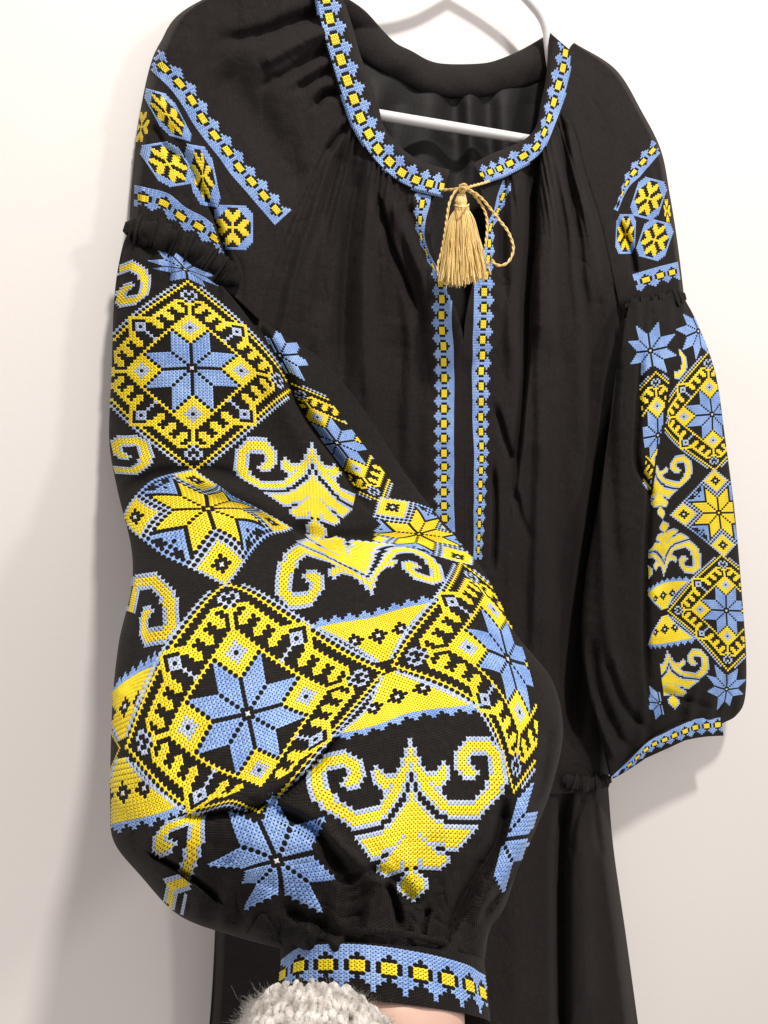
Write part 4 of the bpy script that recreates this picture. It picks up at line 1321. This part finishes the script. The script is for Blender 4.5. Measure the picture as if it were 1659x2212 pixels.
for i in range(330):
    a = random.uniform(0, 2 * math.pi); q = math.sqrt(random.random())
    x = math.cos(a) * q; y = math.sin(a) * q
    top = (755 + x * 48, 510 + random.uniform(-8, 8))
    shear = 30 + x * 238
    mid = (760 + x * 165 + random.gauss(0, 5), 800)
    end_y = 1205 + 45 * math.sin(3 + x * 2.2) - 90 * max(0, -x - .25) - 40 * max(0, x - .75) + random.gauss(0, 22)
    end = (755 + shear + random.gauss(0, 20), end_y)
    pts = [c7(*top), c7(755 + x * 120, 620), c7(*mid), c7(mid[0] * .4 + end[0] * .6 + random.gauss(0, 6), 1020), c7(*end)]
    P = catmull(pts, 26)
    tt = np.linspace(0, 1, 26)
    d = .757 + y * (.006 + .016 * tt)
    C3 = unproj(P[:, 0], P[:, 1], d)
    rr = .00042
    ph = np.linspace(0, 2 * math.pi, 5, endpoint=False)
    ring = C3[:, None, :] + rr * (np.array([1, 0, 0]) * np.cos(ph)[None, :, None] + np.array([0, 1, 0]) * np.sin(ph)[None, :, None])
    fv.append(ring.reshape(-1, 3)); ff.append(grid_faces(26, 5, wrap=True) + cnt); cnt += 130
fringe = mesh_from('fringe', np.vstack(fv), np.vstack(ff), [M_GOLD], tassel)
fringe['kind'] = 'stuff'

# ================================================================== hanger
hanger = thing('clothes_hanger', 'white plastic tubular hanger inside the neck of the black dress', 'hanger', (0.08, 0.85, 1.9))


def rod(name, pts3, r, parent, nr=14):
    """pts: (px,py,depth)"""
    P = catmull([(a, b_, c * 1000) for a, b_, c in pts3], 160)
    C3 = unproj(P[:, 0], P[:, 1], P[:, 2] / 1000)
    Tn = np.gradient(C3, axis=0); Tn /= np.linalg.norm(Tn, axis=1)[:, None]
    A = np.cross(Tn, np.array([0, 1., 0])); A /= np.linalg.norm(A, axis=1)[:, None]
    B = np.cross(A, Tn)
    th = np.linspace(0, 2 * math.pi, nr, endpoint=False)
    ring = C3[:, None, :] + r * (A[:, None, :] * np.cos(th)[None, :, None] + B[:, None, :] * np.sin(th)[None, :, None])
    return mesh_from(name, ring.reshape(-1, 3), grid_faces(160, nr, wrap=True), [M_PLASTIC], parent)


hd = lambda x, g: float(wall_depth(x)) - g
HB = [(x, y, hd(x, g)) for x, y, g in ((520, 190, .026), (700, 221, .030), (780, 240, .042), (830, 250, .048), (980, 275, .05), (1135, 301, .048), (1230, 318, .036), (1300, 330, .028))]
rod('bar', HB, .0056, hanger)
rod('arm', [(x, y, hd(x, g)) for x, y, g in ((1000, -110, .045), (1060, -70, .045), (1105, -35, .045), (1142, 2, .045), (1168, 34, .045), (1181, 66, .045), (1186, 110, .043), (1195, 155, .040), (1225, 205, .034), (1268, 260, .028), (1300, 310, .028), (1305, 331, .028))], .0054, hanger)
rod('arm', [(x, y, hd(x, g)) for x, y, g in ((1000, -110, .045), (930, -75, .045), (860, -60, .045), (800, -50, .04), (700, -20, .03), (620, 60, .024), (540, 140, .024), (522, 186, .026))], .0054, hanger)
rod('hook', [(x, y, hd(x, g)) for x, y, g in ((1000, -108, .045), (1002, -160, .045), (1010, -220, .045), (1040, -270, .045), (1030, -330, .045), (980, -350, .045), (940, -310, .045))], .0035, hanger)

# ================================================================== the person holding the sleeve
person = thing('person', 'person reaching up into the near cuff, wrist bare, grey fuzzy knitted jumper', 'person', (-0.05, 0.38, 0.9))
arm_rows = [(740, 2096, 975, 2112, .424, .424, .010, .01), (730, 2120, 988, 2140, .414, .414, .024, .03),
            (716, 2160, 1003, 2190, .406, .406, .028, .03), (700, 2260, 1000, 2300, .398, .398, .030, .03), (660, 2400, 985, 2450, .385, .385, .03, .03), (600, 2700, 960, 2760, .36, .36, .03, .03)]
arm, _ = tube('arm', arm_rows, 80, 60, lambda x, y: noise(x, y, 200, 91) * .0004, M_SKIN, person)


def knit():
    cx = [(600, 2178), (585, 2235), (560, 2330), (520, 2480), (470, 2700)]
    rows = [(566, 2172, 752, 2160, .372, .372, .010, .03), (548, 2200, 812, 2200, .366, .366, .018, .03), (532, 2235, 846, 2240, .360, .360, .024, .03),
            (515, 2300, 876, 2310, .354, .354, .028, .03), (478, 2450, 884, 2460, .345, .345, .03, .03), (400, 2700, 860, 2720, .33, .33, .03, .03)]
    o, S = tube('jumper_sleeve', rows, 60, 50, lambda x, y: noise(x, y, 30, 95) * .0012, M_WOOL, person)
    o['label'] = 'grey fuzzy knitted jumper sleeve pushed up behind the wrist'
    # yarn loops standing out of the knitted sleeve
    V, Fc, c = [], [], 0
    fuzz = []
    R = smooth_rows(np.array(rows, float), 60)
    for i in range(0, 34):
        n = 21
        for j in range(n):
            u = (1 - math.cos(math.pi * (j + .5 * (i % 2) + random.uniform(-.3, .3)) / n)) / 2
            if not 0 <= u <= 1:
                continue
            r = R[i]
            sn = math.sqrt(max(0, 1 - (2 * u - 1) ** 2))
            px = r[0] + (r[2] - r[0]) * u; py = r[1] + (r[3] - r[1]) * u + (-26 * sn if i < 2 else -26 * sn * max(0, 1 - i / 14)) + random.uniform(-5, 5)
            d = r[4] - r[6] * sn ** .85
            p = unproj(px, py, d)
            nrm = np.array([(u - .5) * 1.6, -sn - .15, .45 if i < 4 else .1]); nrm /= np.linalg.norm(nrm)
            tang = np.cross(nrm, np.array([random.gauss(0, 1), random.gauss(0, .4), random.gauss(0, 1)])); tang /= np.linalg.norm(tang) + 1e-9
            side = np.cross(nrm, tang)
            q = np.linspace(-.25 * math.pi, 1.25 * math.pi, 9)[:, None]
            Rl = random.uniform(.0024, .0042)
            C = p + tang * np.cos(q) * Rl + nrm * (np.sin(q) * Rl * .55 - .0012) + side * q * random.uniform(-.0006, .0006)
            rad = random.uniform(.0011, .0017) * (1 + .25 * np.sin(np.linspace(0, 6, 9) + random.uniform(0, 6)))
            ph = np.linspace(0, 2 * math.pi, 7, endpoint=False)
            rv = tang * np.cos(q) + nrm * np.sin(q)
            ring = C[:, None, :] + rad[:, None, None] * (rv[:, None, :] * np.cos(ph)[None, :, None] + side[None, None, :] * np.sin(ph)[None, :, None])
            V.append(ring.reshape(-1, 3)); Fc.append(grid_faces(9, 7, wrap=True) + c); c += 63
            fuzz.append((p + nrm * .0012, u, i))
    k = mesh_from('knit_loops', np.vstack(V), np.vstack(Fc), [M_WOOL], o)
    k['kind'] = 'stuff'
    V, Fc, c = [], [], 0
    for p, u, i in fuzz:
        for q in range(22):
            L = random.uniform(.0015, .0050) * (1.6 if (u < .12 and random.random() < .25) else 1)
            dirv = np.array([(u - .5) * 2.2 + random.gauss(0, .6), -.6 + random.gauss(0, .5), random.gauss(.5, .7)])
            dirv /= np.linalg.norm(dirv) + 1e-9
            bend = np.array([random.gauss(0, 1), random.gauss(0, 1), random.gauss(0, 1)]) * .6
            tt = np.linspace(0, 1, 5)[:, None]
            C = p + dirv * L * tt + bend * L * tt ** 2 * .8 + .0006 * np.sin(tt * 9 + random.uniform(0, 6)) * np.array([random.gauss(0, 1), 0, random.gauss(0, 1)])
            rr = np.linspace(.00004, .00002, 5)[:, None, None]
            ph = np.array([0, 2.09, 4.19])
            ring = C[:, None, :] + rr * (np.array([1, 0, 0]) * np.cos(ph)[None, :, None] + np.array([0, .5, .86]) * np.sin(ph)[None, :, None])
            V.append(ring.reshape(-1, 3)); Fc.append(grid_faces(5, 3, wrap=True) + c); c += 15
    k = mesh_from('wool_fuzz', np.vstack(V), np.vstack(Fc), [M_WOOL], o)
    k['kind'] = 'stuff'


knit()
